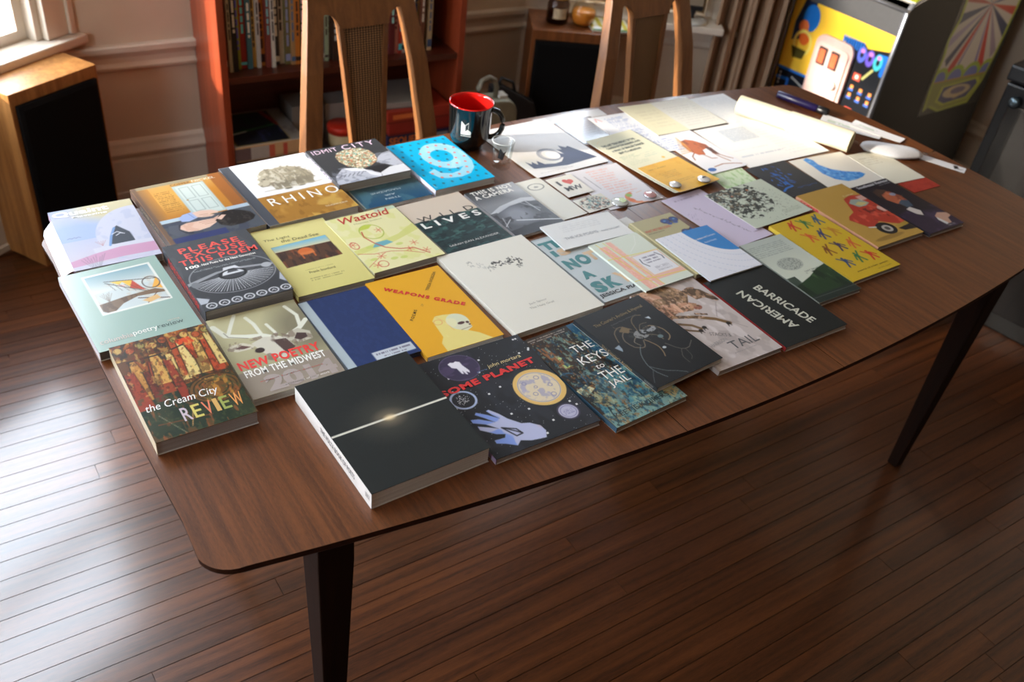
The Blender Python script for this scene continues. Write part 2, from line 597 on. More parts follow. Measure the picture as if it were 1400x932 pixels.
def wall(name, p0, p1, ztop=2.7, openings=(), th=0.12, rail=True):
    """wall panel with its room side on the left of p0 -> p1; openings are (along0, along1, z0, z1)"""
    p0 = Vector((*p0, 0)); p1 = Vector((*p1, 0)); d = (p1 - p0); Ln = d.length; d.normalize(); n = Vector((d.y, -d.x, 0))
    ts = sorted({0.0, Ln, *[o[0] for o in openings], *[o[1] for o in openings]})
    zs = sorted({0.0, ztop, *[o[2] for o in openings], *[o[3] for o in openings]})
    mb = MB()
    for a, b in zip(ts[:-1], ts[1:]):
        for z0, z1 in zip(zs[:-1], zs[1:]):
            tm, zm = (a + b) / 2, (z0 + z1) / 2
            if any(o[0] < tm < o[1] and o[2] < zm < o[3] for o in openings): continue
            P = lambda t, k, z: tuple(p0 + d * t + n * k + Vector((0, 0, z)))
            mb.hexa([P(a, th, z0), P(b, th, z0), P(b, 0, z0), P(a, 0, z0)], [P(a, th, z1), P(b, th, z1), P(b, 0, z1), P(a, 0, z1)])
    return tag(mb.obj(name, M_WALL), kind='structure')


RAIL = [(0, .424), (.006, .426), (.012, .432), (.014, .440), (.010, .446), (.006, .452), (.007, .468), (.013, .478), (.017, .484), (.019, .488), (.023, .489), (.024, .505), (.020, .509), (0, .509)]
BASE = [(0, 0), (.020, 0), (.020, .018), (.014, .022), (.014, .128), (.011, .137), (.013, .142), (.019, .150), (.021, .158), (.013, .178), (.011, .190), (.006, .198), (0, .199)]


def moulding(name, prof, p0, p1):
    p0 = Vector((*p0, 0)); p1 = Vector((*p1, 0)); d = (p1 - p0).normalized(); n = Vector((-d.y, d.x, 0))
    r0 = [tuple(p0 + n * a + Vector((0, 0, z))) for a, z in prof]
    r1 = [tuple(p1 + n * a + Vector((0, 0, z))) for a, z in prof]
    return tag(MB().loft([r0, r1]).obj(name, M_TRIM), kind='structure')


# corners of the bay and the room behind the camera, walked clockwise seen from above so that the room stays on the left side reversed
A0 = (0.51, 2.911); A1 = (2.12, 2.841)                # back wall of the bay
dL = Vector((-math.cos(math.radians(31)), -math.sin(math.radians(31)), 0)); BL_LEN = 1.34
L1 = (A0[0] + dL.x * BL_LEN, A0[1] + dL.y * BL_LEN)
dR = Vector((math.cos(math.radians(-35)), math.sin(math.radians(-35)), 0)); BR_LEN = .94
R1 = (A1[0] + dR.x * BR_LEN, A1[1] + dR.y * BR_LEN)
XL, XR, YB = -2.3, 3.79, -2.6
WIN_L = (.065, 1.235, .555, 2.25)                       # along from A0
WIN_R = (.14, .70, .545, 2.25)

# room side on the left of the direction of travel means walking clockwise is wrong; walk counter-clockwise
wall('wall_back', A1, A0, 2.7)
wall('wall_bay_left', A0, L1, 2.7, [WIN_L])
wall('wall_bay_right', R1, A1, 2.7, [(BR_LEN - WIN_R[1], BR_LEN - WIN_R[0], WIN_R[2], WIN_R[3])])
WIN_B = (.10, 1.60, .32, 2.30)  # unseen window, added so sun and sky reach the far papers and floor
wall('wall_back_left', L1, (XL, L1[1]), 2.7, [WIN_B])
WIN_X = (1.25, 2.2, 1.25, 2.25)                       # along from the back corner of the left wall
wall('wall_left', (XL, L1[1]), (XL, YB), 2.7, [WIN_X])
M_WALL = solid((104, 84, 70), .8, .04, 8, .05, .2)      # unseen front wall, coloured dark to cut bounce light
wall('wall_front', (XL, YB), (XR, YB))
M_WALL = M_DARKWALL
wall('wall_right', (XR, YB), (XR, R1[1]))
wall('wall_back_right', (XR, R1[1]), R1)
PLAN = [(XL - .1, YB - .1), (XR + .1, YB - .1), (XR + .1, R1[1] + .1), (R1[0] + .06, R1[1] + .1), (A1[0] + .04, A1[1] + .1), (A0[0] - .04, A0[1] + .1), (L1[0] - .06, L1[1] + .1), (XL - .1, L1[1] + .1)]
tag(MB().prism(PLAN, 'z', 2.7, 2.8).obj('ceiling', M_CEIL), kind='structure')

moulding('trim_1', RAIL, A1, A0)
moulding('trim_2', RAIL, (R1[0], R1[1]), A1)
moulding('trim_3', RAIL, A0, L1)
moulding('baseboard_back', BASE, A1, A0)
moulding('baseboard_bay_left', BASE, A0, L1)
moulding('baseboard_bay_right', BASE, R1, A1)
moulding('baseboard_right', BASE, (XR, YB), (XR, R1[1]))
moulding('baseboard_left', BASE, (XL, L1[1]), (XL, YB))


def window(name, p0, d, win, deep=.055, horn=.115):
    """double-hung window: frame, sill with apron, sashes and panes, set in the opening; d runs along the wall"""
    t0, t1, z0, z1 = win; p0 = Vector((*p0, 0)); d = Vector(d).normalized()
    n = Vector((d.y, -d.x, 0))
    if n.y > 0: n = -n                                  # towards the room
    if abs(n.y) < 1e-6: n = Vector((1 if p0.x < 0 else -1, 0, 0))
    org = p0 + d * t0; c = p0 + d * (t0 + t1) / 2 - n * .14
    if d.x * n.y - d.y * n.x < 0:
        org = p0 + d * t1; d = -d
    o = thing(name, None, None, tuple(org)); o['kind'] = 'structure'
    o.matrix_world = Matrix(((d.x, n.x, 0, org.x), (d.y, n.y, 0, org.y), (0, 0, 1, 0), (0, 0, 0, 1)))
    w = t1 - t0
    fr = MB()
    for a, b in ((-.085, -.002), (w + .002, w + .085)): fr.box(a, b, .0, .022, z0, z1 + .09)
    for a, b in ((-.098, -.078), (w + .078, w + .098)): fr.box(a, b, .0, .032, z0, z1 + .09)
    fr.box(-.1, w + .1, 0, .03, z1 + .002, z1 + .11)
    fr.box(0.0, .02, -.12, 0.0, z0, z1); fr.box(w - .02, w, -.12, 0.0, z0, z1); fr.box(0, w, -.12, 0, z1 - .02, z1)
    fr.obj('frame', M_TRIM, o, .003)
    MB().box(-horn, w + horn, -.11, deep, z0 - .028, z0 - .001).obj('sill', M_TRIM, o, .006)
    MB().box(-.09, w + .09, .0, .018, z0 - .085, z0 - .03).obj('apron', M_TRIM, o, .004)
    zm = (z0 + z1) / 2
    for k, (a, b, y) in enumerate(((z0, zm + .02, -.05), (zm - .02, z1 - .02, -.085))):
        s = MB()
        s.box(.02, .05, y - .015, y + .015, a, b); s.box(w - .05, w - .02, y - .015, y + .015, a, b)
        s.box(.05, w - .05, y - .015, y + .015, a, a + .03); s.box(.05, w - .05, y - .015, y + .015, b - .04, b)
        so = s.obj('sash', M_TRIM, o, .002)
        MB().box(.048, w - .048, y - .002, y + .002, a + .028, b - .038).obj('pane', glass_mat('window_glass'), so)
    portal('daylight_portal', (c.x, c.y, zm), tuple(n), w + .04, z1 - z0 + .04)
    return o


window('window_1', A0, dL, WIN_L)
window('window_2', A1, dR, WIN_R, .12, .035)
window('window_4', (XL, L1[1]), Vector((0, -1, 0)), WIN_X)
window('added_window_3', L1, Vector((-1, 0, 0)), WIN_B)

def shade_mat():
    m, t, p = nt('shade_cloth'); N = t.nodes; L = t.links
    tl = N.new('ShaderNodeBsdfTranslucent'); tl.inputs[0].default_value = rgba((150, 128, 98))
    mx = N.new('ShaderNodeMixShader'); mx.inputs[0].default_value = .12
    p.inputs['Base Color'].default_value = rgba((176, 158, 130)); p.inputs['Roughness'].default_value = .9
    L.new(p.outputs[0], mx.inputs[1]); L.new(tl.outputs[0], mx.inputs[2]); L.new(mx.outputs[0], N['Material Output'].inputs['Surface'])
    return m


# right bay window: bottom cloth and unseen upper shade, added to block light
w2 = bpy.data.objects['window_2']
ww = WIN_R[1] - WIN_R[0]
sh = thing('blocking_shade', 'unseen tan shade added to block light through the upper right bay window', 'window shade')
sh.matrix_world = w2.matrix_world.copy()
MB().box(.022, ww - .022, -.028, -.0265, 1.72, 2.20).obj('shade_cloth', shade_mat(), sh)
MB().box(.022, ww - .022, -.032, -.022, 1.70, 1.72).obj('hem_bar', M_TRIM, sh)
MB().tube([(.022, -.03, 2.215), (ww - .022, -.03, 2.215)], .018, 14).obj('roller', M_TRIM, sh)
cf = thing('blocking_cloth', 'tan cloth added along the right bay sill to block the window light', 'curtain')
cf.matrix_world = w2.matrix_world.copy()
rg = [[(.022 + (ww - .044) * i / 60, -.022 + .006 * math.sin(i * .9), z) for i in range(61)] for z in (.552, .90)]
MB().loft(rg, 0, False, True, False).obj('curtain_panel', solid((168, 150, 122), .95, .06, 160, .1, .1), cf)
MB().tube([(.022, -.022, .905), (ww - .022, -.022, .905)], .005, 10).obj('curtain_rod', M_TRIM, cf)

# floor: narrow oak strips
M_FLOOR = wood('oak_strip', (46, 23, 10), (100, 55, 26), 'x', rough=.36, fine=1500, rnd=.17, spec=.35, bump=.08, stretch=.03, scale=55, coat=1.0)
floor = tag(MB().prism(PLAN, 'z', -.06, -.0105).obj('floor', M_FLOOR), kind='structure')
pl_mesh = {}
rp = random.Random(4)
PW = .0492
yy = .10; row = 0
ang = math.radians(-1.2)
while yy < 2.9:
    xx = -1.15 - rp.random() * 1.2
    while xx < 3.75:
        ln = rp.choice((1.05, 1.4, 1.75, 2.1))
        if ln not in pl_mesh:
            pl_mesh[ln] = MB().box(0, ln - .0012, 0, PW - .0016, -.010, 0).mesh('plank')
        if xx + ln > -1.2 and xx < 3.6 and not (yy > 2.42 and (xx + ln > 3.0 or xx < -.35 and yy > 2.6)):
            p = link('plank', pl_mesh[ln], M_FLOOR, floor)
            c, s = math.cos(ang), math.sin(ang)
            p.location = (xx * c - yy * s, xx * s + yy * c, -rp.random() * .0003)
            p.rotation_euler = (0, 0, ang)
        xx += ln
    yy += PW; row += 1

# curtain at the right of the bay
cu = []
ca = Vector((2.672, 2.392, 0)); cb = Vector((2.868, 2.254, 0)); cd = (cb - ca).normalized(); cn = Vector((cd.y, -cd.x, 0))
nC = 96
rings = []
for z in (.02, .5, 1.0, 2.3):
    r = []
    for i in range(nC + 1):
        t = i / nC
        k = .022 * math.sin(t * 2 * math.pi * 4.2 + .4) * (1.0 if z < 2 else .7) + .010 * math.sin(t * 2 * math.pi * 9.1 + z)
        q = ca + cd * (t * (cb - ca).length) + cn * k
        r.append((q.x, q.y, z))
    rings.append(r)
back = [[(x + .003 * cn.x * -1, y + .003 * cn.y * -1, z) for x, y, z in r] for r in rings]
mbc = MB()
mbc.loft(rings, 0, False, True, False); mbc.loft(back, 0, False, True, False)
cur = thing('curtain', 'taupe full-length window curtain hanging in folds beside the arcade cabinet', 'curtain', (0, 0, 0))
mbc.obj('curtain_panel', solid((150, 122, 98), .9, .05, 200, .1, .2), cur)
MB().tube([(2.63, 2.42, 2.32), (2.88, 2.246, 2.32)], .012).obj('curtain_rod', solid((60, 48, 38), .4), cur)

# ------------------------------------------------------------------ the table
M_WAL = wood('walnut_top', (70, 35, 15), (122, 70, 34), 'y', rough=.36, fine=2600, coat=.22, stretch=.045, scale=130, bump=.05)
M_EDGE = wood('walnut_edge_shaded', (34, 17, 9), (60, 32, 17), 'y', rough=.7, fine=2000, spec=.1, stretch=.05, scale=60)  # darkened walnut: shade painted into the edges and underside
M_WALX = wood('walnut_leg_shaded', (20, 10, 6), (38, 20, 11), 'z', rough=.75, fine=2000, coat=.0, spec=.08, stretch=.05, scale=45)  # legs and apron: walnut darkened for the shade under the top


def yfront(x): return .62 + .088 * ((x - 1.13) / .95) ** 2
def yback(x): return 1.602 - .088 * ((x - 1.13) / .95) ** 2


def outline(inset=0.0):
    """boat-shaped top, counter-clockwise, with rounded corners"""
    xl, xr = .170 + inset, 2.09 - inset
    P = []
    n = 40
    for i in range(n + 1):
        x = xl + .045 + (xr - xl - .12) * i / n; P.append((x, yfront(x) + inset))
    def arc(cx, cy, r, a0, a1): return [(cx + r * math.cos(a0 + (a1 - a0) * k / 8), cy + r * math.sin(a0 + (a1 - a0) * k / 8)) for k in range(1, 8)]
    P += arc(xr - .075, yfront(xr - .075) + inset + .045, .045, -math.pi / 2, 0)
    for i in range(9):
        y = .80 + .62 * i / 8; P.append((xr - .030 * ((y - 1.11) / .42) ** 2, y))
    P += arc(xr - .075, yback(xr - .075) - inset - .045, .045, 0, math.pi / 2)
    for i in range(n + 1):
        x = xr - .075 - (xr - xl - .12) * i / n; P.append((x, yback(x) - inset))
    P += arc(xl + .045, yback(xl + .045) - inset - .045, .045, math.pi / 2, math.pi)
    for i in range(9):
        y = 1.42 - .62 * i / 8; P.append((xl + .018 * ((y - 1.11) / .42) ** 2 * .4, y))
    P += arc(xl + .045, yfront(xl + .045) + inset + .045, .045, math.pi, 1.5 * math.pi)
    return P


table = thing('dining_table', 'long boat-shaped walnut dining table covered with books and papers', 'table', (1.13, 1.11, 0))
bm_top = MB().loft([[(x, y, TABLE_Z - .022) for x, y in outline(.010)], [(x, y, TABLE_Z - .010) for x, y in outline(.001)], [(x, y, TABLE_Z) for x, y in outline(0)]]).mesh('whole_top')
for lo, hi, nm in ((-1, .8485, 'tabletop_board'), (.8495, 1.1905, 'tabletop_leaf'), (1.1915, 9, 'tabletop_board')):
    b = bmesh.new(); b.from_mesh(bm_top)
    for co, no in (((lo, 0, 0), (1, 0, 0)), ((hi, 0, 0), (-1, 0, 0))):
        r = bmesh.ops.bisect_plane(b, geom=b.verts[:] + b.edges[:] + b.faces[:], plane_co=co, plane_no=no, clear_inner=True)
        ed = [e for e in r['geom_cut'] if isinstance(e, bmesh.types.BMEdge)]
        if ed: bmesh.ops.holes_fill(b, edges=ed)
    bmesh.ops.recalc_face_normals(b, faces=b.faces[:])
    me = bpy.data.meshes.new(nm); b.to_mesh(me); b.free()
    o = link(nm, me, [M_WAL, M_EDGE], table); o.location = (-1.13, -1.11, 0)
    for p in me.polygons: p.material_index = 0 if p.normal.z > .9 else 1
ap = MB()
for y in (.80, 1.375): ap.box(.40, 1.92, y - .01, y + .01, .64, .7185)
for x in (.36, 1.94): ap.box(x - .01, x + .01, .81, 1.365, .64, .7185)
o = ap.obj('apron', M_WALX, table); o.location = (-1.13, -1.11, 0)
for (x, y, fx, fy) in ((.352, .778, .357, .792), (1.948, .772, 1.968, .79), (.352, 1.375, .357, 1.365), (1.948, 1.375, 1.968, 1.365)):
    a, b = .027, .014
    lg = MB().loft([[(fx - b, fy - b, 0), (fx + b, fy - b, 0), (fx + b, fy + b, 0), (fx - b, fy + b, 0)],
                    [(x - a, y - a, .60), (x + a, y - a, .60), (x + a, y + a, .60), (x - a, y + a, .60)],
                    [(x - a, y - a, .7185), (x + a, y - a, .7185), (x + a, y + a, .7185), (x - a, y + a, .7185)]])
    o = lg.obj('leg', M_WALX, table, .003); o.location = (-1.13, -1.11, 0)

# ------------------------------------------------------------------ chairs
M_CH = wood('chair_oak', (104, 64, 34), (150, 98, 54), 'z', rough=.42, fine=1800, stretch=.05, scale=50, coat=.05)


def cane_mat():
    m, t, p = nt('woven_cane'); N = t.nodes; L = t.links
    tc = N.new('ShaderNodeTexCoord')
    w1 = N.new('ShaderNodeTexWave'); w1.bands_direction = 'X'; w1.inputs['Scale'].default_value = 42
    w2 = N.new('ShaderNodeTexWave'); w2.bands_direction = 'Z'; w2.inputs['Scale'].default_value = 58
    for w in (w1, w2): L.new(tc.outputs['Object'], w.inputs['Vector']); w.inputs['Distortion'].default_value = .6
    mm = N.new('ShaderNodeMath'); mm.operation = 'MULTIPLY'; L.new(w1.outputs['Fac'], mm.inputs[0]); L.new(w2.outputs['Fac'], mm.inputs[1])
    rp = N.new('ShaderNodeValToRGB'); rp.color_ramp.elements[0].color = rgba((58, 36, 20)); rp.color_ramp.elements[1].color = rgba((176, 132, 86)); rp.color_ramp.elements[1].position = .45
    L.new(mm.outputs[0], rp.inputs[0]); L.new(rp.outputs[0], p.inputs['Base Color'])
    b = N.new('ShaderNodeBump'); b.inputs['Strength'].default_value = .6; b.inputs['Distance'].default_value = .002
    L.new(mm.outputs[0], b.inputs['Height']); L.new(b.outputs[0], p.inputs['Normal']); p.inputs['Roughness'].default_value = .6
    return m


M_CANE = cane_mat()
M_SEAT = solid((120, 96, 70), .9, .15, 300, .2, .2)


def make_chair(label):
    ch = thing('dining_chair', label, 'chair', (0, 0, 0), 0, 'dining chairs behind the table')
    def bq(x0, x1, y0, y1, z): return [(x0, y0, z), (x1, y0, z), (x1, y1, z), (x0, y1, z)]
    for s in (-1, 1):
        rings = []
        for z, xc, yc, hw, hd in ((0, .19, .06, .016, .016), (.40, .178, 0, .021, .020), (.56, .165, 0, .0225, .019), (.75, .143, .028, .022, .016), (.88, .122, .060, .021, .014), (1.0, .105, .095, .019, .012)):
            rings.append(bq(s * xc - hw, s * xc + hw, yc - hd, yc + hd, z))
        MB().loft(rings).obj('back_post', M_CH, ch, .003)
        MB().loft([bq(s * .20 - .014, s * .20 + .014, -.36, -.332, 0), bq(s * .20 - .02, s * .20 + .02, -.37, -.33, .42)]).obj('front_leg', M_CH, ch, .003)
        MB().box(s * .19 - .011, s * .19 + .011, -.33, -.02, .37, .42).obj('side_rail', M_CH, ch, .002)
    MB().box(-.18, .18, -.36, -.34, .37, .42).obj('front_rail', M_CH, ch, .002)
    MB().loft([bq(-.215, .215, -.385, .015, .42), bq(-.22, .22, -.39, .015, .445), bq(-.20, .20, -.37, 0, .465)]).obj('seat', M_SEAT, ch, .006)
    # top rail with the arched spandrels, following the lean of the posts
    def lean(z): return .060 + (z - .88) * .29
    pts = [(-.118, 1.0), (-.118, .86)]
    for s in (-1, 1):
        arcp = []
        for k in range(7):
            t = k / 6 * math.pi / 2
            arcp.append((s * (.066 + .030 * (1 - math.sin(t))), .845 + .028 * (1 - math.cos(t)) ))
        arcp = [(s * .066, .842)] + [(s * (.066 + .034 * (1 - math.cos(k / 6 * math.pi / 2))), .842 + .034 * math.sin(k / 6 * math.pi / 2)) for k in range(1, 7)]
        if s < 0: pts += arcp[::-1]
        else: pts += arcp
    pts += [(.118, .86), (.118, 1.0)]
    lo = [(x, lean(z) - .014, z) for x, z in pts]; hi = [(x, lean(z) + .010, z) for x, z in pts]
    MB().loft([lo, hi]).obj('top_rail', M_CH, ch)
    # tapered splat with a recessed cane panel
    sp = MB()
    for s in (-1, 1):
        sp.hexa(bq(s * .034 - .006, s * .034 + .006, -.012, .010, .42), bq(s * .060 - .006, s * .060 + .006, lean(.845) - .010, lean(.845) + .010, .845))
    o = sp.obj('splat', M_CH, ch, .0015)
    cp = MB()
    cp.hexa(bq(-.031, .031, -.004, .005, .42), bq(-.056, .056, lean(.845) - .003, lean(.845) + .005, .845))
    cp.obj('cane_panel', M_CANE, o)
    return ch


chL = make_chair('cane-backed wooden dining chair standing before the bookcase, left of the mug')
chL.location = (1.022, 1.955, 0); chL.rotation_euler = (0, 0, math.radians(1.5))
chR = chL.copy(); C.objects.link(chR)
for c0 in list(chL.children):
    c1 = c0.copy(); C.objects.link(c1); c1.parent = chR
    for g0 in c0.children:
        g1 = g0.copy(); C.objects.link(g1); g1.parent = c1
chR['label'] = 'cane-backed wooden dining chair in front of the right bay window'
chR.location = (1.80, 1.80, 0); chR.rotation_euler = (0, 0, math.radians(2))

# ------------------------------------------------------------------ bookcase and what is in it
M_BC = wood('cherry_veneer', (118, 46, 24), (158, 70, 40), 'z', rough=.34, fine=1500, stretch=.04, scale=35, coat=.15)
M_BCX = wood('cherry_shelf_shaded', (66, 27, 16), (96, 40, 24), 'x', rough=.36, fine=1500, stretch=.04, scale=35, coat=.1)  # shelves and back: cherry darkened to paint in the shade inside
BCW, BCD, BCH = .826, .268, .90
bc = thing('bookcase', 'low reddish-brown wooden bookcase against the back wall of the bay', 'bookcase', (.878, 2.63, 0), math.radians(-2.5))
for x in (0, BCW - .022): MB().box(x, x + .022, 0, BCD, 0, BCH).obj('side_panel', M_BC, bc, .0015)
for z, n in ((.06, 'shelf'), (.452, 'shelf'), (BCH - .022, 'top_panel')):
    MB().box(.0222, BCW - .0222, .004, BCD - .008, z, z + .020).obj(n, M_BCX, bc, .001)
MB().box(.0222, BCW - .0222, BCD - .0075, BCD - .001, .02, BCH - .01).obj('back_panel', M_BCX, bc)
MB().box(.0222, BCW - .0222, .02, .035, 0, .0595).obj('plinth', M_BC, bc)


def in_case(x, y, z):
    a = math.radians(-2.5); c, s = math.cos(a), math.sin(a)
    return (.878 + x * c - y * s, 2.63 + x * s + y * c, z)


SPINES = [('brick red', (120, 50, 34), .012), ('cream', (196, 186, 150), .007), ('black', (30, 28, 26), .011), ('lime green', (150, 158, 50), .009), ('crimson', (150, 38, 30), .013), ('teal', (60, 104, 112), .011), ('mustard', (196, 150, 60), .009),
          ('pale grey', (190, 186, 180), .008), ('orange', (205, 130, 50), .011), ('speckled red', (128, 60, 52), .010), ('white', (214, 210, 200), .008), ('charcoal', (52, 50, 52), .012), ('ivory', (206, 196, 176), .012), ('olive', (112, 104, 62), .011), ('tan', (176, 140, 96), .009),
          ('pumpkin', (198, 120, 44), .011), ('forest green', (44, 72, 52), .013), ('sage', (140, 138, 112), .009), ('grey-white', (196, 196, 190), .011), ('chalk white', (222, 220, 214), .008), ('slate', (92, 96, 100), .013), ('pale green', (160, 178, 150), .009), ('silver', (150, 150, 150), .008), ('dark brown', (58, 40, 32), .012),
          ('plum', (92, 52, 68), .010), ('navy', (38, 44, 74), .011), ('moss green', (96, 110, 60), .010), ('khaki', (150, 136, 96), .009), ('buff', (206, 184, 140), .011), ('sea green', (76, 124, 110), .010), ('lemon', (212, 200, 110), .008), ('rust', (150, 78, 44), .011), ('sky blue', (110, 150, 180), .009),
          ('dark teal', (40, 80, 88), .012), ('off-white', (212, 204, 190), .010), ('caramel', (170, 116, 66), .009), ('maroon', (96, 32, 36), .012), ('pink', (206, 150, 140), .010), ('scarlet', (170, 56, 40), .009), ('pearl', (206, 206, 200), .011), ('mint', (170, 190, 168), .010), ('midnight blue', (34, 42, 66), .013), ('straw', (190, 168, 108), .010), ('chestnut', (112, 66, 44), .009), ('cobalt', (50, 66, 120), .010), ('sand', (190, 166, 128), .011)]
ORD = ['first', 'second', 'third', 'fourth', 'fifth', 'sixth', 'seventh', 'eighth', 'ninth', 'tenth', 'eleventh', 'twelfth', 'thirteenth', 'fourteenth', 'fifteenth', 'sixteenth', 'seventeenth', 'eighteenth', 'nineteenth', 'twentieth']
ORD += ['twenty-' + w for w in ORD[:9]] + ['thirtieth'] + ['thirty-' + w for w in ORD[:9]] + ['fortieth'] + ['forty-' + w for w in ORD[:9]]
rb = random.Random(12); xx = .026
allw = sum(s[2] for s in SPINES) + .0008 * len(SPINES); kx = min(1.7, (BCW - .05 - .02) / allw)
for i, (cn_, col, wd) in enumerate(SPINES):
    wd = wd * kx - .0008
    if xx + wd > BCW - .026: break
    hh = .235 + rb.random() * .075; dp = .14 + rb.random() * .035; y0 = .045 + rb.random() * .03
    mb = MB()
    mb.box(0, wd, 0, .0012, 0, hh, 0); mb.box(0, .001, .0012, dp, 0, hh, 0); mb.box(wd - .001, wd, .0012, dp, 0, hh, 0)
    mb.box(.001, wd - .001, .0012, dp - .003, .002, hh - .003, 1)
    # title block and bands on the spine
    k = rb.random(); q = rb.random()
    tc = tuple(255 - c for c in col) if q > .55 else ((235, 228, 210) if sum(col) < 330 else (60, 40, 36))
    z = hh * (.22 + .2 * k)
    while z < hh * .8:
        l = .008 + rb.random() * .03
        mb.box(wd * .3, wd * .7, -.0003, 0, z, min(z + l, hh * .86), 2); z += l + .006
    if rb.random() > .5: mb.box(0, wd, -.0003, 0, .012, .012 + .02 * rb.random() + .006, 2)
    mats = [solid(col, .5, .05), pages_mat((200, 190, 170)), solid(tc, .5, .03)]
    o = mb.obj('shelf_book', mats, None, 0, in_case(xx, y0, .4722), math.radians(-2.5))
    tag(o, f'{cn_} upright book, {ORD[i]} from the left on the upper shelf', 'book', 'upright books on the upper shelf of the bookcase')
    xx += wd + .0008
NB = i


def carton(name, label, x, y, z, w, d, h, top, side, rz=0, cat='box', group='boxes on the lower shelf of the bookcase', bands=(), text=None, topart=None):
    """lidded cardboard game box: tray, lid, printed face"""
    wx, wy, wz = in_case(x, y, z)
    o = thing(name, label, cat, (wx, wy, wz), math.radians(-2.5 + rz), group)
    MB().box(.0012, w - .0012, .0012, d - .0012, 0, h * .5).obj('tray', solid(tuple(c * .8 for c in side), .6), o, .0008)
    MB().box(0, w, 0, d, h * .18, h).obj('lid', solid(side, .45, .05, 30), o, .0012)
    if topart:
        a = Art(w - .002, d - .002, .004, top)
        topart(a)
        t = link('lid_print', art_mesh('lid_print', a, .0004), printed(.3, .2), o, (w / 2, d / 2, h + .0006))
    for (u0, u1, v0, v1, col) in bands:
        MB().box(u0 * w, u1 * w, -.0006, -.0001, h * v0, h * v1).obj('side_print', solid(col, .45), o)
    if text:
        s, u0, u1, v0, v1, col = text
        v, f = glyphs(s, .02, 1.0)
        me = bpy.data.meshes.new('lettering'); me.from_pydata([((u0 + (u1 - u0) * p[0]) * w, -.0010, (v0 + (v1 - v0) * p[1]) * h) for p in v], [], f)
        link('lettering', me, solid(col, .5), o)
    return o


def top1(a):
    a.rect(.04, .03, .8, .97, (34, 40, 52)); a.blot(6, 6, .55, (20, 60, 40), .8, 2, a.box(.04, .03, .8, .6)); a.blot(8, 3, .6, (60, 66, 120), .7, 5, a.box(.04, .6, .8, .97))
    a.line([(.05, .62), (.8, .46)], .01, (60, 120, 80)); a.line([(.05, .64), (.3, .585)], .008, (215, 205, 200)); a.line([(.70, .05), (.80, .48)], .016, (150, 40, 40)); a.frame(.04, .03, .82, .97, .006, (150, 130, 70))
    a.rect(.82, 0, 1, 1, (150, 148, 146)); a.blot(12, 12, .6, (120, 110, 110), .7, 3, a.box(.82, 0, 1, 1))


carton('game_box', 'red-orange cardboard box at the bottom of the left stack in the bookcase', .030, .012, .0802, .225, .24, .055, (120, 40, 30), (190, 84, 50), bands=((.05, .4, .3, .8, (230, 190, 90)),))
carton('game_box', 'dark brown cardboard box, middle of the left stack in the bookcase', .026, .010, .1355, .23, .24, .057, (50, 36, 30), (72, 50, 40), bands=((.35, .9, .5, .85, (206, 178, 130)),))
carton('game_box', 'dark-topped game box with pale edges, topmost of the left stack in the bookcase', .024, .004, .1928, .232, .245, .052, (190, 190, 196), (204, 166, 122), bands=((.0, .22, .1, .9, (104, 84, 84)), (.22, .48, .1, .9, (176, 168, 160)), (.48, .56, .1, .9, (196, 96, 70)), (.68, .74, .1, .9, (190, 84, 66))), topart=top1)
# things in the middle
carton('storage_box', 'grey cardboard box behind the left chair post in the bookcase', .262, .13, .0802, .11, .11, .215, (120, 116, 112), (128, 122, 116), bands=((.3, .7, .4, .7, (86, 80, 80)),))
carton('storage_box', 'small black box on the lower shelf, beside the red-lidded tub', .272, .02, .0802, .088, .09, .10, (40, 40, 42), (46, 44, 46), bands=((.1, .9, .5, .8, (150, 80, 60)),))
carton('storage_box', 'pale grey box behind the red-lidded tub in the bookcase', .385, .15, .0802, .11, .09, .20, (150, 148, 146), (150, 146, 142))
tub = thing('tub', 'cream plastic tub with a red lid in the bookcase', 'tub', in_case(.418, .085, .0802))
MB().lathe([(0, 0), (.040, 0), (.046, .13), (.0, .13)], 36).obj('tub_body', solid((206, 190, 150), .5, .1, 40), tub)
MB().lathe([(0, .1302), (.049, .1302), (.050, .150), (.046, .156), (0, .156)], 36).obj('tub_lid', solid((205, 52, 34), .4), tub)
carton('game_box', 'navy game box with orange lettering, bottom of the right stack in the bookcase', .555, .012, .0802, .245, .235, .118, (40, 44, 80), (38, 42, 78), text=('SEQUENCE', .03, .70, .66, .94, (226, 120, 40)), bands=((.74, .97, .70, .9, (150, 146, 150)), (.05, .6, .2, .5, (90, 60, 90))))
carton('game_box', 'bright red game box, second from the bottom of the right stack', .560, .010, .1985, .235, .23, .046, (140, 42, 32), (152, 44, 34), bands=((.04, .96, .02, .14, (120, 30, 30)), (.5, .75, .3, .7, (206, 150, 110)),))
carton('game_box', 'red-orange game box with an orange band, upper right stack of the bookcase', .552, .006, .2448, .24, .23, .044, (150, 50, 32), (166, 54, 36), bands=((.08, .6, .35, .72, (226, 120, 60)),))
carton('storage_box', 'flat grey carton lying on top of the red game boxes', .556, .03, .2890, .16, .19, .022, (160, 156, 152), (150, 146, 142), rz=-6)

# ------------------------------------------------------------------ loudspeakers
M_SPK = wood('speaker_veneer', (128, 78, 36), (186, 130, 72), 'z', rough=.40, fine=1500, stretch=.04, scale=60)
M_SPK2 = wood('speaker_veneer_dark', (92, 50, 24), (140, 84, 44), 'z', rough=.40, fine=1500, stretch=.04, scale=60)
M_CLOTH = solid((16, 15, 15), .95, .2, 900, .3, .1)
M_BLACK = solid((22, 22, 24), .45, .1, 60)


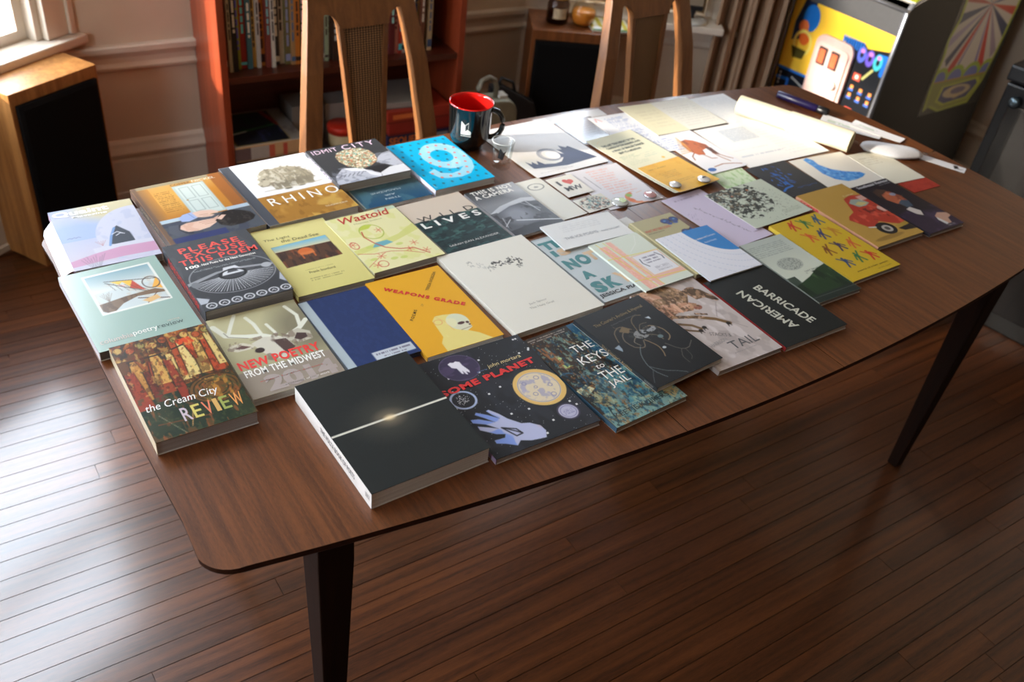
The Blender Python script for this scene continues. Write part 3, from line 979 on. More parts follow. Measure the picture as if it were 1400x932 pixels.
def speaker(label, loc, rz, w, d, h, mat):
    o = thing('loudspeaker', label, 'speaker', loc, math.radians(rz), 'wood-cased loudspeakers')
    MB().box(0, w, 0.0, d, 0, h).obj('cabinet', mat, o, .002)
    MB().loft([[(.014, 0, .014), (w - .014, 0, .014), (w - .014, 0, h - .034), (.014, 0, h - .034)],
               [(.014, -.012, .014), (w - .014, -.012, .014), (w - .014, -.012, h - .034), (.014, -.012, h - .034)],
               [(.024, -.018, .024), (w - .024, -.018, .024), (w - .024, -.018, h - .046), (.024, -.018, h - .046)]]).obj('grille', M_CLOTH, o)
    return o


speaker('wood-cased loudspeaker with black grille under the left bay window', (.298, 2.583, 0), 27.9, .289, .160, .53, M_SPK)
speaker('wood-cased loudspeaker with jars on top, right of the bookcase', (1.968, 2.575, 0), -30.5, .285, .22, .53, M_SPK2)

# on the right loudspeaker
TOPS = .5302
j = thing('candle_jar', 'dark jar candle with a yellow lid and a picture label on the right loudspeaker', 'candle', (2.098, 2.612, TOPS))
MB().lathe([(0, 0), (.036, 0), (.040, .005), (.040, .068), (.034, .078), (.034, .086), (.031, .086), (.031, .078), (.037, .067), (.037, .008), (0, .007)], 40).obj('jar', glass_mat('smoky_glass', (.70, .62, .58)), j)
MB().lathe([(0, .008), (.036, .008), (.036, .040), (0, .040)], 40).obj('wax', solid((58, 28, 26), .4), j)
MB().lathe([(0, .0865), (.036, .0865), (.038, .090), (.038, .098), (0, .099)], 40).obj('lid', solid((214, 176, 92), .4), j)
lb = [[(.0404 * math.cos(t), .0404 * math.sin(t), z) for t in [math.radians(-150 + 9 * k) for k in range(9)]] for z in (.022, .058)]
MB().loft(lb, 0, False, True, False).obj('label', solid((206, 178, 150), .5, .35, 60), j)
j = thing('candle_jar', 'round glass jar candle with orange wax on the right loudspeaker', 'candle', (2.172, 2.558, TOPS))
MB().lathe([(0, 0), (.030, 0), (.042, .018), (.046, .040), (.040, .062), (.034, .070), (.036, .082), (.034, .082), (.032, .070), (.038, .061), (.043, .040), (.039, .019), (.028, .004), (0, .004)], 40).obj('jar', glass_mat('jar_glass', (.97, .96, .93)), j)
MB().lathe([(0, .005), (.028, .005), (.0385, .020), (.0425, .040), (.0395, .053), (0, .053)], 40).obj('wax', solid((226, 142, 50), .35, .1, 90), j)
a = Art(.15, .20, .003, (226, 222, 196))
for k in range(5): a.line([(.1 + .2 * k, .05), (.05 + .2 * k, .9)], .014, (206, 190, 60))
a.rect(0, .92, 1, 1, (70, 120, 80)); a.ell(.15, .85, .12, .08, (240, 240, 240))
mg = link('magazine', art_mesh('magazine', a, .006), printed(.4), None, (2.275, 2.545, TOPS + .0062), math.radians(-25))
tag(mg, 'white magazine with yellow stripes lying on the right loudspeaker', 'magazine')

# grey hard case and black case beside the bookcase
gc = thing('hard_case', 'grey-olive rounded hard case with a loop handle beside the bookcase', 'case', (1.737, 2.455, 0), math.radians(-8))
prof = [(-.085, 0), (.085, 0)] + [(.085 - .05 * (1 - math.cos(t)), .315 + .05 * math.sin(t)) for t in [k * math.pi / 12 for k in range(7)]] + [(-.035 - .05 * math.sin(t), .365 - .05 * (1 - math.cos(t))) for t in [k * math.pi / 12 for k in range(7)]]
MB().prism(prof, 'y', -.04, .04).obj('shell', solid((122, 118, 98), .45, .12, 30), gc, .008)
MB().tube([(-.05, 0, .36), (-.052, 0, .40), (-.04, 0, .425), (-.015, 0, .435), (.005, 0, .425), (.015, 0, .40), (.016, 0, .36)], .009, 10).obj('handle', solid((104, 96, 80), .5), gc)
MB().box(.02, .05, -.02, .02, .3652, .375).obj('latch', solid((190, 186, 176), .4), gc)
kc = thing('carry_case', 'black carrying case standing in front of the right loudspeaker', 'case', (1.885, 2.525, 0), math.radians(-20))
MB().prism([(-.095, 0), (.09, 0), (.09, .235), (.07, .30), (-.05, .36), (-.095, .36)], 'y', -.018, .018).obj('case_body', solid((18, 18, 20), .5), kc, .006)
MB().tube([(-.06, 0, .362), (-.055, 0, .385), (-.01, 0, .368), (.0, 0, .33)], .006, 8).obj('handle', solid((14, 14, 15), .5), kc)

# on the right window sill
scx, scy = 2.60, 2.462
sv = thing('small_screen', 'small dark-framed screen on a pale oval foot on the right window sill', 'monitor', (2.590, 2.438, .5445), math.radians(-35))
MB().lathe([(0, 0), (.060, 0), (.062, .006), (.045, .010), (0, .011)], 36).obj('foot', solid((206, 206, 200), .25), sv)
MB().lathe([(.010, .011), (.008, .022), (.012, .030), (.012, .040)], 16).obj('stem', M_BLACK, sv)
MB().box(-.12, .035, -.010, .010, .040, .056).obj('bezel', M_BLACK, sv, .003)
MB().box(-.118, .033, -.006, .006, .056, .20).obj('panel', solid((150, 136, 116), .4), sv, .002)

# ------------------------------------------------------------------ arcade cabinet
AX, AY0, AY1 = 2.953, 1.810, 2.296
M_LAM = solid((26, 27, 29), .6, .12, 120, .08, .2)
arc = thing('arcade_cabinet', 'black arcade game cabinet with a bright yellow printed front', 'arcade game', (AX, AY0, 0))
side = [(0, 0), (.70, 0), (.70, 1.45), (.28, 1.45), (.30, 1.22), (.36, 1.20), (.30, .86), (.02, .765), (0, .745)]
D = AY1 - AY0
for y0, y1 in ((0, .018), (D - .018, D)):
    MB().prism(side, 'y', y0, y1).obj('side_panel', M_LAM, arc)
MB().box(.004, .018, .0185, D - .0185, 0, .66).obj('front_panel', M_LAM, arc)
MB().box(.0, .018, .0185, D - .0185, .6605, .744).obj('kick_strip', solid((62, 63, 66), .5), arc)
MB().box(.66, .69, .0185, D - .0185, 0, 1.44).obj('rear_panel', M_LAM, arc)
MB().hexa([(.30, .0185, .87), (.31, .0185, .86), (.31, D - .0185, .86), (.30, D - .0185, .87)], [(.36, .0185, 1.19), (.37, .0185, 1.19), (.37, D - .0185, 1.19), (.36, D - .0185, 1.19)]).obj('screen', solid((20, 22, 24), .08), arc)
MB().box(.30, .66, .0185, D - .0185, 1.42, 1.44).obj('top_panel', M_LAM, arc)
# silver edge strips
for y in (.009, D - .009):
    MB().tube([(-.001, y, .0), (-.001, y, .745), (.02, y, .767), (.30, y, .862)], .0095, 8).obj('edge_moulding', solid((150, 154, 164), .25, .03, metal=.6), arc)
MB().tube([(-.002, .0, .748), (-.002, D, .748)], .008, 8).obj('edge_moulding', solid((120, 122, 128), .25, .03, metal=.6), arc)
# control panel with its printed overlay
a = Art(D - .004, .29, .004, (150, 160, 40)); a.blot(5, 4, .5, (230, 205, 60), .9, 3); a.blot(7, 5, .62, (30, 60, 40), .9, 5); a.blot(6, 6, .66, (240, 240, 220), .8, 9)
cpm = link('control_panel', art_mesh('control_panel', a, .012), printed(.3, .3), arc)
cpm.matrix_local = Matrix.Translation((.155, D / 2, .826)) @ Matrix.Rotation(math.radians(-18.9), 4, 'Y') @ Matrix.Rotation(math.radians(-90), 4, 'Z')
for y in (.055, .09, .40): MB().lathe([(0, 0), (.014, 0), (.014, .006), (.010, .010), (0, .011)], 20).obj('button', solid((236, 236, 232), .25), arc, loc=(.06, y, .803))
# printed front: plain generic shapes in the colours of the photograph
w, h = D - .036, .66
a = Art(w, h, .003, (246, 198, 60))
a.poly([(.01, .41), (.34, .40), (.34, 1), (.01, 1)], (20, 24, 34))
for k in range(4): a.line([(.02, .47 + .13 * k), (.14, .46 + .13 * k), (.14, .53 + .13 * k), (.30, .52 + .13 * k)], .012, (30, 110, 210))
a.line([(.01, .41), (.34, .40), (.34, 1)], .010, (36, 120, 220))
for k in range(7): a.ell(.18 + .02 * k, .44 + .004 * k, .008, .006, (240, 240, 230))
for k in range(4): a.ell(.05, .44 + .02 * k, .008, .006, (240, 240, 230))
a.ell(.26, .50, .028, .022, (250, 246, 220))
a.poly([(.10, .0), (.22, .0), (.20, .12), (.14, .22), (.06, .24), (.05, .14)], (24, 40, 70)); a.ell(.20, .09, .085, .075, (28, 118, 205)); a.ell(.15, .145, .05, .035, (236, 120, 60), 1); a.ell(.185, .20, .055, .045, (240, 110, 40)); a.ring(.18, .235, .085, .065, .012, (250, 225, 110)); a.poly([(.08, .27), (.24, .27), (.22, .32), (.12, .33)], (60, 56, 20), .9)
a.poly([(.545, .105), (.76, .095), (.80, .115), (1, .085), (1, 1), (.64, 1), (.70, .45), (.70, .2)], (24, 26, 32))
for k in range(9): a.rect(.555 + .024 * k, .095, .57 + .024 * k, .17 - .004 * k, (28, 110, 210))
a.line([(.92, .13), (.99, .125), (.985, .21)], .02, (30, 110, 215))
for k, c_ in enumerate(((90, 110, 220), (110, 90, 210), (70, 190, 205))): a.ring(.765 + .08 * k, .155 + .003 * k, .028, .03, .012, c_); a.ell(.765 + .08 * k, .135, .02, .012, (206, 130, 210))
a.line([(.90, .21), (.84, .27)], .01, (190, 190, 120))
for (u, v) in ((.785, .275), (.80, .468), (.80, .62)): a.rect(u - .035, v - .02, u + .035, v + .02, (220, 90, 70)); a.ell(u, v, .016, .012, (240, 230, 220))
for r in range(2):
    for k in range(3): a.rect(.755 + .09 * k, .325 + .045 * r, .785 + .09 * k, .345 + .045 * r, (236, 150, 80)); a.rect(.745 + .09 * k, .345 + .045 * r, .79 + .09 * k, .358 + .045 * r, (70, 110, 200))
fp = link('front_print', art_mesh('front_print', a, .001), printed(.35, .15), arc)
fp.matrix_local = Matrix(((0, 0, -1, .0025), (-1, 0, 0, D / 2), (0, 1, 0, .33), (0, 0, 0, 1)))
# coin door, hung in the middle of the front
def fy(u): return D - .018 - u * w
def rrect(u0, u1, z0, z1, r):
    P = []
    y0, y1 = fy(u1), fy(u0)
    for cx, cz, a0 in ((y1 - r, z0 + r, -90), (y1 - r, z1 - r, 0), (y0 + r, z1 - r, 90), (y0 + r, z0 + r, 180)):
        P += [(cx + r * math.cos(math.radians(a0 + 15 * k)), cz + r * math.sin(math.radians(a0 + 15 * k))) for k in range(7)]
    return P
dr = MB().prism(rrect(.335, .715, .10, .575, .035), 'x', -.014, .0005).obj('coin_door', solid((206, 178, 172), .45, .05), arc, .003)
MB().prism(rrect(.365, .685, .125, .55, .022), 'x', -.020, -.0142).obj('door_plate', solid((226, 190, 182), .45, .05), dr, .002)
for u0, u1 in ((.40, .485), (.525, .61)):
    MB().prism(rrect(u0, u1, .47, .535, .004), 'x', -.0225, -.0202).obj('coin_slot_frame', solid((64, 44, 42), .5), dr)
    MB().prism(rrect(u0 + .015, u1 - .015, .478, .527, .003), 'x', -.025, -.0226).obj('coin_slot', solid((232, 110, 70), .35), dr)
for u0, u1 in ((.40, .485), (.525, .61)): MB().prism(rrect(u0, u1, .285, .34, .004), 'x', -.0225, -.0202).obj('coin_return', solid((120, 100, 98), .5), dr)
kb = MB().lathe([(0, 0), (.016, 0), (.016, .008), (.012, .012), (0, .012)], 24).obj('lock', solid((226, 214, 206), .3), dr)
kb.matrix_local = Matrix.Translation((-.0202, fy(.625), .42)) @ Matrix.Rotation(math.radians(-90), 4, 'Y')
# side print: rays over clouds with a plain badge
w, h = .40, .46
a = Art(w, h, .0028, (27, 28, 29))
out = [(.04, -.05), (.98, -.05), (.97, .2), (.94, .55), (.90, .80), (.78, .98), (.30, 1.0), (.12, .94), (.05, .97), (.02, .78), (.03, .5), (.0, .36), (.06, .2)]
a.poly(out, (128, 142, 50)); inn = [(.5 + (p[0] - .5) * .93, .48 + (p[1] - .48) * .965) for p in out]
a.poly(inn, (158, 154, 152))
mk = a.aa(a.pd(inn))
c0 = (.50, .12)
for k, (t, hw, col) in enumerate(((-80, 5, (50, 60, 90)), (-62, 4, (130, 124, 150)), (-44, 4, (44, 50, 80)), (-30, 5, (150, 44, 40)), (-20, 1.6, (90, 80, 130)), (16, 2, (84, 76, 140)), (26, 5, (150, 44, 40)), (44, 4, (120, 110, 130)), (62, 5, (46, 54, 84)), (80, 4, (150, 60, 50)), (100, 5, (60, 70, 110)), (-100, 4, (140, 60, 60)), (125, 5, (60, 64, 100)), (-130, 6, (70, 74, 110)), (160, 6, (150, 60, 50)))):
    d_ = lambda t: (c0[0] + .55 * math.sin(math.radians(t)) * 1.0, c0[1] + .62 * math.cos(math.radians(t)))
    k2 = a.aa(a.pd([c0, d_(t - hw), d_(t + hw)])) * mk * a.box(0, 0, 1, .66); a.mix(k2, col)
for cu_, r_ in ((.12, .12), (.36, .14), (.62, .14), (.86, .12)):
    k2 = a.disc(cu_, .70, r_, .10) * mk; a.mix(k2, (118, 140, 50)); k2 = a.disc(cu_, .72, r_ * .78, .085) * mk; a.mix(k2, (84, 92, 150))
a.mix(a.box(0, .72, 1, 1) * mk, (112, 118, 60)); a.mix(a.box(.05, .715, .95, .73) * mk, (140, 110, 50))
bd = [(.22, .77), (.80, .75), (.86, .80), (.74, .93), (.34, .95), (.2, .90)]
a.poly(bd, (140, 150, 60)); a.poly([(.5 + (p[0] - .5) * .88, .85 + (p[1] - .85) * .84) for p in bd], (58, 62, 100)); a.ell(.5, .84, .22, .055, (150, 140, 120)); a.ell(.52, .835, .12, .03, (90, 84, 110)); a.blot(9, 9, .58, (170, 150, 110), .6, 4, a.disc(.5, .85, .25, .06))
spn = link('side_print', art_mesh('side_print', a, .0006), printed(.45), arc)
spn.matrix_local = Matrix(((1, 0, 0, .2975 + .2), (0, 0, -1, -.0008), (0, 1, 0, .328 + .23), (0, 0, 0, 1)))

# black glossy cabinet at the right end of the table
bx = thing('black_cabinet', 'tall glossy black box standing at the right end of the table', 'cabinet', (2.752, 1.305, 0), math.radians(-82))
MB().box(0, .55, 0, .48, 0, .735).obj('case', solid((14, 15, 17), .30, .1, 40), bx, .006)
MB().box(-.006, .556, -.012, .486, .742, .79).obj('lid', solid((16, 17, 19), .4), bx, .008)
MB().box(.03, .52, -.006, -.0005, .06, .68).obj('door', solid((12, 13, 16), .16, .1, 40, coat=.6), bx, .003)
MB().lathe([(0, 0), (.016, 0), (.018, .006), (.010, .012), (0, .012)], 24).obj('knob', solid((90, 104, 110), .2, metal=.8), bx).matrix_local = Matrix.Translation((.045, -.006, .69)) @ Matrix.Rotation(math.radians(90), 4, 'X')

# ------------------------------------------------------------------ books on the table: (x, y, degrees, width, height)
WHITE = (240, 238, 232); BLK = (24, 25, 26)

# back row -------------------------------------------------------
R = (.2649, 1.4600, -1.4, .136, .196); a = Art(R[3], R[4], .0014, (196, 200, 226))
a.grad(.0, (182, 192, 226), .3, (206, 204, 224)); a.ell(.78, .06, .5, .25, (232, 214, 150), .75, .03); a.ell(.2, .45, .5, .22, (160, 186, 228), .7, .03); a.grad(.55, (196, 200, 226), .85, (214, 206, 220), mask=a.box(0, .55, 1, 1))
a.ell(.95, .62, .56, .50, (214, 214, 230)); a.blot(9, 9, .55, (196, 200, 224), .7, 2, a.disc(.95, .62, .56, .5)); a.rect(.3, .72, 1, .86, (222, 220, 232), .8)
a.poly([(.50, .70), (.55, .58), (.62, .46), (.68, .42), (.79, .56), (.80, .71), (.56, .71)], (44, 52, 66)); a.line([(.50, .72), (.56, .58), (.64, .45)], .004, (120, 160, 216)); a.line([(.58, .55), (.65, .52), (.70, .56)], .0018, (235, 235, 240)); a.line([(.62, .58), (.68, .55), (.72, .57)], .0018, (235, 235, 240))
a.poly([(0, .86), (.3, .80), (.6, .765), (1, .78), (1, .93), (.6, .92), (.3, .93), (0, .95)], (214, 158, 190)); a.rect(0, .95, 1, 1, (212, 208, 228))
for k in range(9): a.line([(.2 + .012 * k, 1), (.12 + .035 * k, .86 - .02 * (k % 3))], .0009, (120, 110, 120), .7)
for k in range(3): a.line([(.08 + .05 * k, .50), (.11 + .05 * k, .49), (.13 + .05 * k, .505)], .0012, (130, 140, 170))
for k in range(5): a.line([(.42, .70), (.36 + .03 * k, .62)], .0008, (190, 120, 120), .8)
a.c *= .86
qb = book('magazine', 'pale lilac magazine with a white igloo over a pink hill, at the far left corner', R, .0, .014, a,
     [T('Quaint', (.03, .035, .70, .135), WHITE, bold=.03), T('Magazine', (.24, .142, .66, .185), WHITE, bold=.02)], rough=.5, spine=(180, 150, 170), cat='magazine')
# inner leaves sagging over the table's end
rings = []
for v in np.linspace(.14, .98, 14):
    k = min(1.0, (v - .14) / .10) ** .5
    rings.append([(-.068 - .019 * k * t, (.5 - v) * .196, .0125 - .011 * k * t ** 2) for t in np.linspace(0, 1, 8)])
MB().loft(rings, 0, False, True, False).obj('sagging_leaf', solid((236, 234, 238), .6, .02), qb)

R = (.4303, 1.4755, 1.7, .168, .212); a = Art(R[3], R[4], .0014, (176, 120, 52))
a.grad(0, (196, 158, 96), .25, (184, 122, 48)); a.rect(0, 0, 1, .045, (150, 140, 116)); a.ell(.3, .3, .25, .2, (226, 176, 92), .7, .04); a.rect(.84, .0, 1, .62, (150, 92, 46)); a.rect(.97, 0, 1, .62, (120, 84, 60)); a.rect(0, 0, .05, 1, (112, 88, 72)); a.grad(.03, (120, 90, 70), .16, (184, 126, 56), True, a.box(.03, .05, .16, .62), .8)
a.rect(.40, .095, .75, .64, (176, 190, 186)); a.rect(.43, .11, .72, .62, (196, 206, 200))
for i in range(2):
    for u0 in (.46, .60): a.frame(u0, .14 + .24 * i, u0 + .10, .34 + .22 * i, .0016, (150, 164, 160))
a.ell(.46, .36, .012, .01, (150, 120, 70)); a.rect(.05, .60, .40, .655, (180, 196, 206)); a.rect(.75, .60, 1, .655, (170, 186, 200)); a.rect(.05, .655, 1, 1, (78, 84, 92)); a.blot(8, 8, .5, (60, 66, 82), .7, 3, a.box(.05, .66, 1, 1)); a.rect(.05, .90, .6, 1, (44, 54, 106), .8)
SKN = (222, 186, 166); SKD = (176, 128, 106)
a.poly([(.24, .62), (.30, .575), (.40, .56), (.44, .60), (.42, .665), (.32, .695), (.25, .68)], (160, 176, 214)); a.line([(.36, .57), (.39, .66)], .0012, (120, 136, 180))
a.poly([(.40, .575), (.50, .565), (.60, .59), (.66, .635), (.64, .655), (.56, .645), (.60, .675), (.56, .69), (.48, .68), (.42, .66)], SKN); a.line([(.54, .64), (.46, .63)], .0012, SKD); a.line([(.57, .67), (.48, .66)], .0010, SKD)
a.poly([(.18, .78), (.20, .735), (.28, .71), (.36, .715), (.47, .72), (.56, .725), (.62, .70), (.68, .69), (.69, .715), (.62, .75), (.55, .80), (.46, .845), (.34, .86), (.24, .845)], SKN); a.blot(9, 9, .55, (206, 160, 138), .6, 21, a.box(.18, .7, .62, .87) * (a.c[..., 0] > 200))
for k in range(3): a.line([(.40 + .02 * k, .745 + .022 * k), (.58 - .015 * k, .738 + .024 * k)], .0011, SKD)
a.line([(.20, .725), (.17, .78), (.20, .845), (.27, .87)], .0042, (46, 46, 54)); a.poly([(.10, .70), (.20, .71), (.17, .79), (.21, .86), (.12, .88), (.06, .80)], (84, 88, 98))
a.poly([(.56, .77), (.62, .71), (.70, .655), (.78, .655), (.87, .69), (.95, .745), (.97, .82), (.92, .87), (.80, .90), (.66, .90), (.58, .85)], (34, 33, 34)); a.blot(26, 22, .52, (62, 58, 56), .8, 6, a.disc(.76, .79, .2, .12)); a.poly([(.58, .74), (.66, .70), (.70, .715), (.62, .775)], SKN)
a.small(.18, .14, .36, .5, 12, (130, 84, 36), .45)
book('paperback', 'ochre-covered paperback with a white door and clasped hands, second in the back row', R, 0, .018, a,
     [T('COPPER', (.40, .055, .62, .088), (110, 74, 40)), T('NICKEL', (.64, .05, .90, .085), (226, 222, 206))], rough=.34, coat=.1, spine=(98, 78, 70),
     spine_texts=[T('COPPER NICKEL', (.25, .3, .7, .7), (206, 190, 160))])

R = (.6040, 1.4850, 1.5, .176, .232); a = Art(R[3], R[4], .0014, (226, 228, 236))
a.rect(0, 0, .115, 1, (74, 78, 86)); a.rect(.115, .575, 1, 1, (166, 118, 52)); a.blot(5, 4, .5, (186, 138, 64), .8, 4, a.box(.115, .575, 1, 1)); a.blot(14, 10, .58, (140, 96, 42), .7, 8, a.box(.115, .575, 1, 1)); a.blot(5, 5, .62, (206, 166, 86), .8, 12, a.box(.5, .65, 1, 1))
a.ell(.58, .34, .34, .22, (212, 208, 198), .8, .03); g0 = (158, 150, 130)
a.ell(.60, .31, .24, .15, g0); a.ell(.72, .36, .15, .14, (150, 142, 122)); a.ell(.45, .29, .14, .135, (166, 158, 138))
a.poly([(.24, .37), (.27, .30), (.34, .24), (.43, .21), (.48, .32), (.42, .41), (.32, .435), (.25, .42)], (176, 168, 148))
a.poly([(.255, .36), (.205, .30), (.20, .22), (.25, .29), (.30, .32)], (228, 224, 210)); a.poly([(.31, .28), (.30, .20), (.345, .25)], (206, 200, 184)); a.poly([(.42, .23), (.43, .14), (.47, .17), (.47, .24)], (140, 132, 112)); a.ell(.345, .31, .012, .010, (50, 46, 40)); a.ell(.265, .405, .012, .008, (90, 84, 72)); a.line([(.26, .425), (.33, .42), (.37, .40)], .0014, (90, 84, 72))
for u0, u1, v1 in ((.37, .45, .50), (.47, .54, .52), (.62, .70, .51), (.74, .82, .50)): a.poly([(u0 - .01, .38), (u1 + .02, .38), (u1, v1), (u0 + .005, v1)], (132, 124, 106)); a.ell((u0 + u1) / 2, v1, .042, .012, (110, 104, 90))
a.ell(.58, .43, .16, .03, (110, 104, 90), .7, .01)
for p_ in ([(.50, .20), (.53, .30), (.51, .40)], [(.54, .19), (.57, .30), (.55, .41)], [(.66, .20), (.70, .30), (.68, .42)], [(.78, .27), (.80, .36), (.77, .44)], [(.40, .40), (.46, .36), (.49, .28)]): a.line(p_, .0016, (112, 106, 92), .8)
m = a.disc(.58, .33, .30, .19); a.blot(26, 24, .56, (122, 116, 100), .6, 5, m, .05); a.blot(14, 12, .62, (206, 200, 186), .55, 7, m, .05); a.line([(.83, .34), (.87, .42)], .002, (120, 112, 96))
a.line([(.25, .50), (.9, .50)], .004, (180, 172, 150), .6)
book('paperback', 'white and bronze paperback with a rhinoceros drawing', R, 0, .016, a,
     [T('RHINO', (.19, .62, .97, .735), WHITE, track=1.5), T('THE POETRY FORUM', (.68, .895, .93, .915), (236, 226, 200))], rough=.36, coat=.1, spine=(62, 66, 74))

R = (.7780, 1.4714, .5, .145, .210); a = Art(R[3], R[4], .0016, (70, 118, 140))
a.grad(.55, (96, 116, 116), .95, (36, 82, 116)); a.blot(5, 4, .55, (84, 126, 138), .6, 3); a.rect(0, 0, .015, 1, (176, 170, 150))
book('magazine', 'teal magazine with upside-down title, showing below the book with the glitter head', R, 0, .0075, a,
     [T('THIN', (.36, .895, .58, .925), (206, 222, 226), rot=180), T('AIR', (.39, .835, .55, .862), (206, 222, 226), rot=180), T('MAGAZINE', (.24, .765, .68, .795), (190, 208, 214), rot=180), T('2014', (.39, .61, .53, .635), (140, 160, 166), rot=180)], rough=.35, cat='magazine')

R = (.7650, 1.5150, .8, .156, .150); a = Art(R[3], R[4], .0013, (58, 60, 64))
a.poly([(0, .95), (.06, .78), (.22, .62), (.40, .70), (.54, .80), (.62, 1), (0, 1)], (176, 180, 192)); a.poly([(.70, .62), (.78, .50), (.88, .42), (1, .40), (1, .82), (.86, .80)], (170, 174, 186)); a.poly([(.62, .90), (.80, .80), (1, .80), (1, 1), (.6, 1)], (206, 208, 214)); a.blot(14, 14, .55, (120, 124, 136), .6, 4, a.box(0, .6, .6, 1)); a.blot(9, 18, .55, (126, 130, 142), .6, 8, a.box(.7, .4, 1, .8))
a.poly([(.24, .62), (.45, .69), (.50, .80), (.30, .72)], (228, 230, 236)); a.poly([(.50, .72), (.74, .70), (.80, .80), (.62, .90)], (40, 40, 44)); a.poly([(.46, .76), (.62, .92), (.58, 1), (.48, .9)], (214, 216, 222))
for k in range(6): a.line([(.08 + .06 * k, .84), (.14 + .06 * k, .78)], .0012, (70, 72, 80))
hp = [(.28, .30), (.34, .20), (.5, .14), (.68, .17), (.76, .28), (.78, .42), (.74, .58), (.60, .68), (.44, .72), (.32, .60), (.27, .44)]
a.poly(hp, (150, 136, 106)); m = a.aa(a.pd(hp))
for i, c_ in enumerate(((206, 190, 150), (96, 84, 60), (190, 120, 96), (110, 170, 160), (226, 220, 200))): a.blot(40, 40, .60, c_, .9, 20 + i, m, .03)
book('paperback', 'charcoal book showing a suited man with a glittering blank head', R, .0080, .017, a,
     [T('IDMIT', (.05, .045, .40, .145), (232, 206, 226), bold=.0, track=1.1), T('CITY', (.47, .03, .93, .15), (232, 206, 226), track=1.3)], rough=.36, coat=.1, spine=(52, 54, 58), pages=(192, 183, 167),
     spine_texts=[T('IDMIT CITY', (.12, .25, .8, .8), (220, 206, 226))])

R = (.9264, 1.4685, .5, .139, .200); a = Art(R[3], R[4], .0013, (0, 172, 220))
a.ell(.65, .40, .34, .285, (150, 208, 230)); a.ell(.62, .40, .165, .135, (0, 172, 220)); a.poly([(.97, .36), (.99, .45), (.97, .60), (.88, .74), (.74, .835), (.55, .865), (.35, .84), (.24, .80), (.17, .66), (.30, .62), (.34, .72), (.48, .765), (.62, .75), (.74, .68), (.80, .58), (.82, .48)], (150, 208, 230)); a.blot(6, 6, .55, (176, 220, 238), .6, 3, a.disc(.62, .5, .4, .4) * (a.c[..., 0] > 80))
q = random.Random(5)
for r in range(9):
    for k in range(7):
        u, v = .06 + .145 * k + (.07 if r % 2 else 0), .07 + .105 * r
        if u < .97:
            i, jx = int(v * a.ny), int(min(u, .999) * a.nx); on = a.c[i, jx, 0] > 80
            a.rect(u - .02, v - .012, u + .02, v + .012, (232, 110, 100) if on else (60, 90, 110), .85); a.rect(u - .006, v - .02, u + .006, v + .02, (232, 110, 100) if on else (70, 80, 96), .7)
book('paperback', 'bright cyan paperback with a large pale numeral nine', R, 0, .0145, a, [T('L', (.035, .90, .075, .965), (150, 214, 236))], rough=.34, coat=.15, spine=(206, 206, 222))

# second row -----------------------------------------------------
R = (.2447, 1.2500, 1.2, .150, .212); a = Art(R[3], R[4], .0013, (150, 176, 166))
a.rect(.20, .075, .90, .605, (222, 224, 216)); a.rect(.225, .095, .875, .585, (196, 206, 206)); a.grad(.10, (126, 160, 170), .30, (206, 212, 208), mask=a.box(.225, .095, .875, .33)); a.blot(9, 8, .55, (196, 190, 176), .6, 3, a.box(.225, .25, .875, .585))
m = a.box(.225, .095, .875, .585)
a.poly([(.43, .22), (.56, .24), (.50, .28)], (226, 190, 80)); a.poly([(.53, .235), (.64, .255), (.60, .35)], (230, 182, 60)); a.poly([(.64, .26), (.71, .42), (.58, .35)], (186, 62, 44)); a.poly([(.78, .41), (.875, .28), (.875, .45)], (232, 170, 70)); a.ring(.80, .34, .085, .075, .0016, (70, 56, 48)); a.poly([(.48, .27), (.55, .30), (.53, .33)], (226, 178, 170)); a.line([(.38, .20), (.86, .30)], .0016, (60, 50, 44)); a.line([(.38, .22), (.70, .43), (.86, .47)], .0014, (60, 50, 44))
for k in range(6): a.line([(.40 + .05 * k, .23 + .02 * k), (.44 + .06 * k, .34 + .02 * k)], .0009, (60, 54, 50), .8)
a.poly([(.225, .47), (.5, .44), (.80, .43), (.875, .47), (.875, .50), (.6, .475), (.44, .52), (.34, .585), (.26, .585), (.225, .56)], (116, 92, 70)); a.blot(18, 9, .55, (80, 60, 46), .7, 5, a.box(.225, .44, .6, .585) * (a.c[..., 2] < 90)); a.line([(.60, .50), (.875, .585)], .002, (70, 44, 36)); a.line([(.66, .585), (.80, .48)], .0014, (90, 60, 46)); a.poly([(.62, .54), (.78, .51), (.80, .56), (.68, .585)], (216, 176, 120))
for k in range(7): a.line([(.33, .46), (.27 + .02 * k, .36 - .01 * (k % 3))], .0008, (110, 90, 76), .7)
book('paperback', 'sage green paperback with a framed picture of bright sails, at the table end', R, 0, .016, a,
     [T('columbia', (.05, .875, .36, .925), (206, 186, 176)), T('poetry', (.365, .875, .60, .935), WHITE), T('review', (.605, .872, .86, .915), (62, 84, 82)), T('spring', (.72, .845, .84, .865), (196, 176, 160))], rough=.3, coat=1.0, spine=(206, 200, 206), pages=(96, 84, 76))

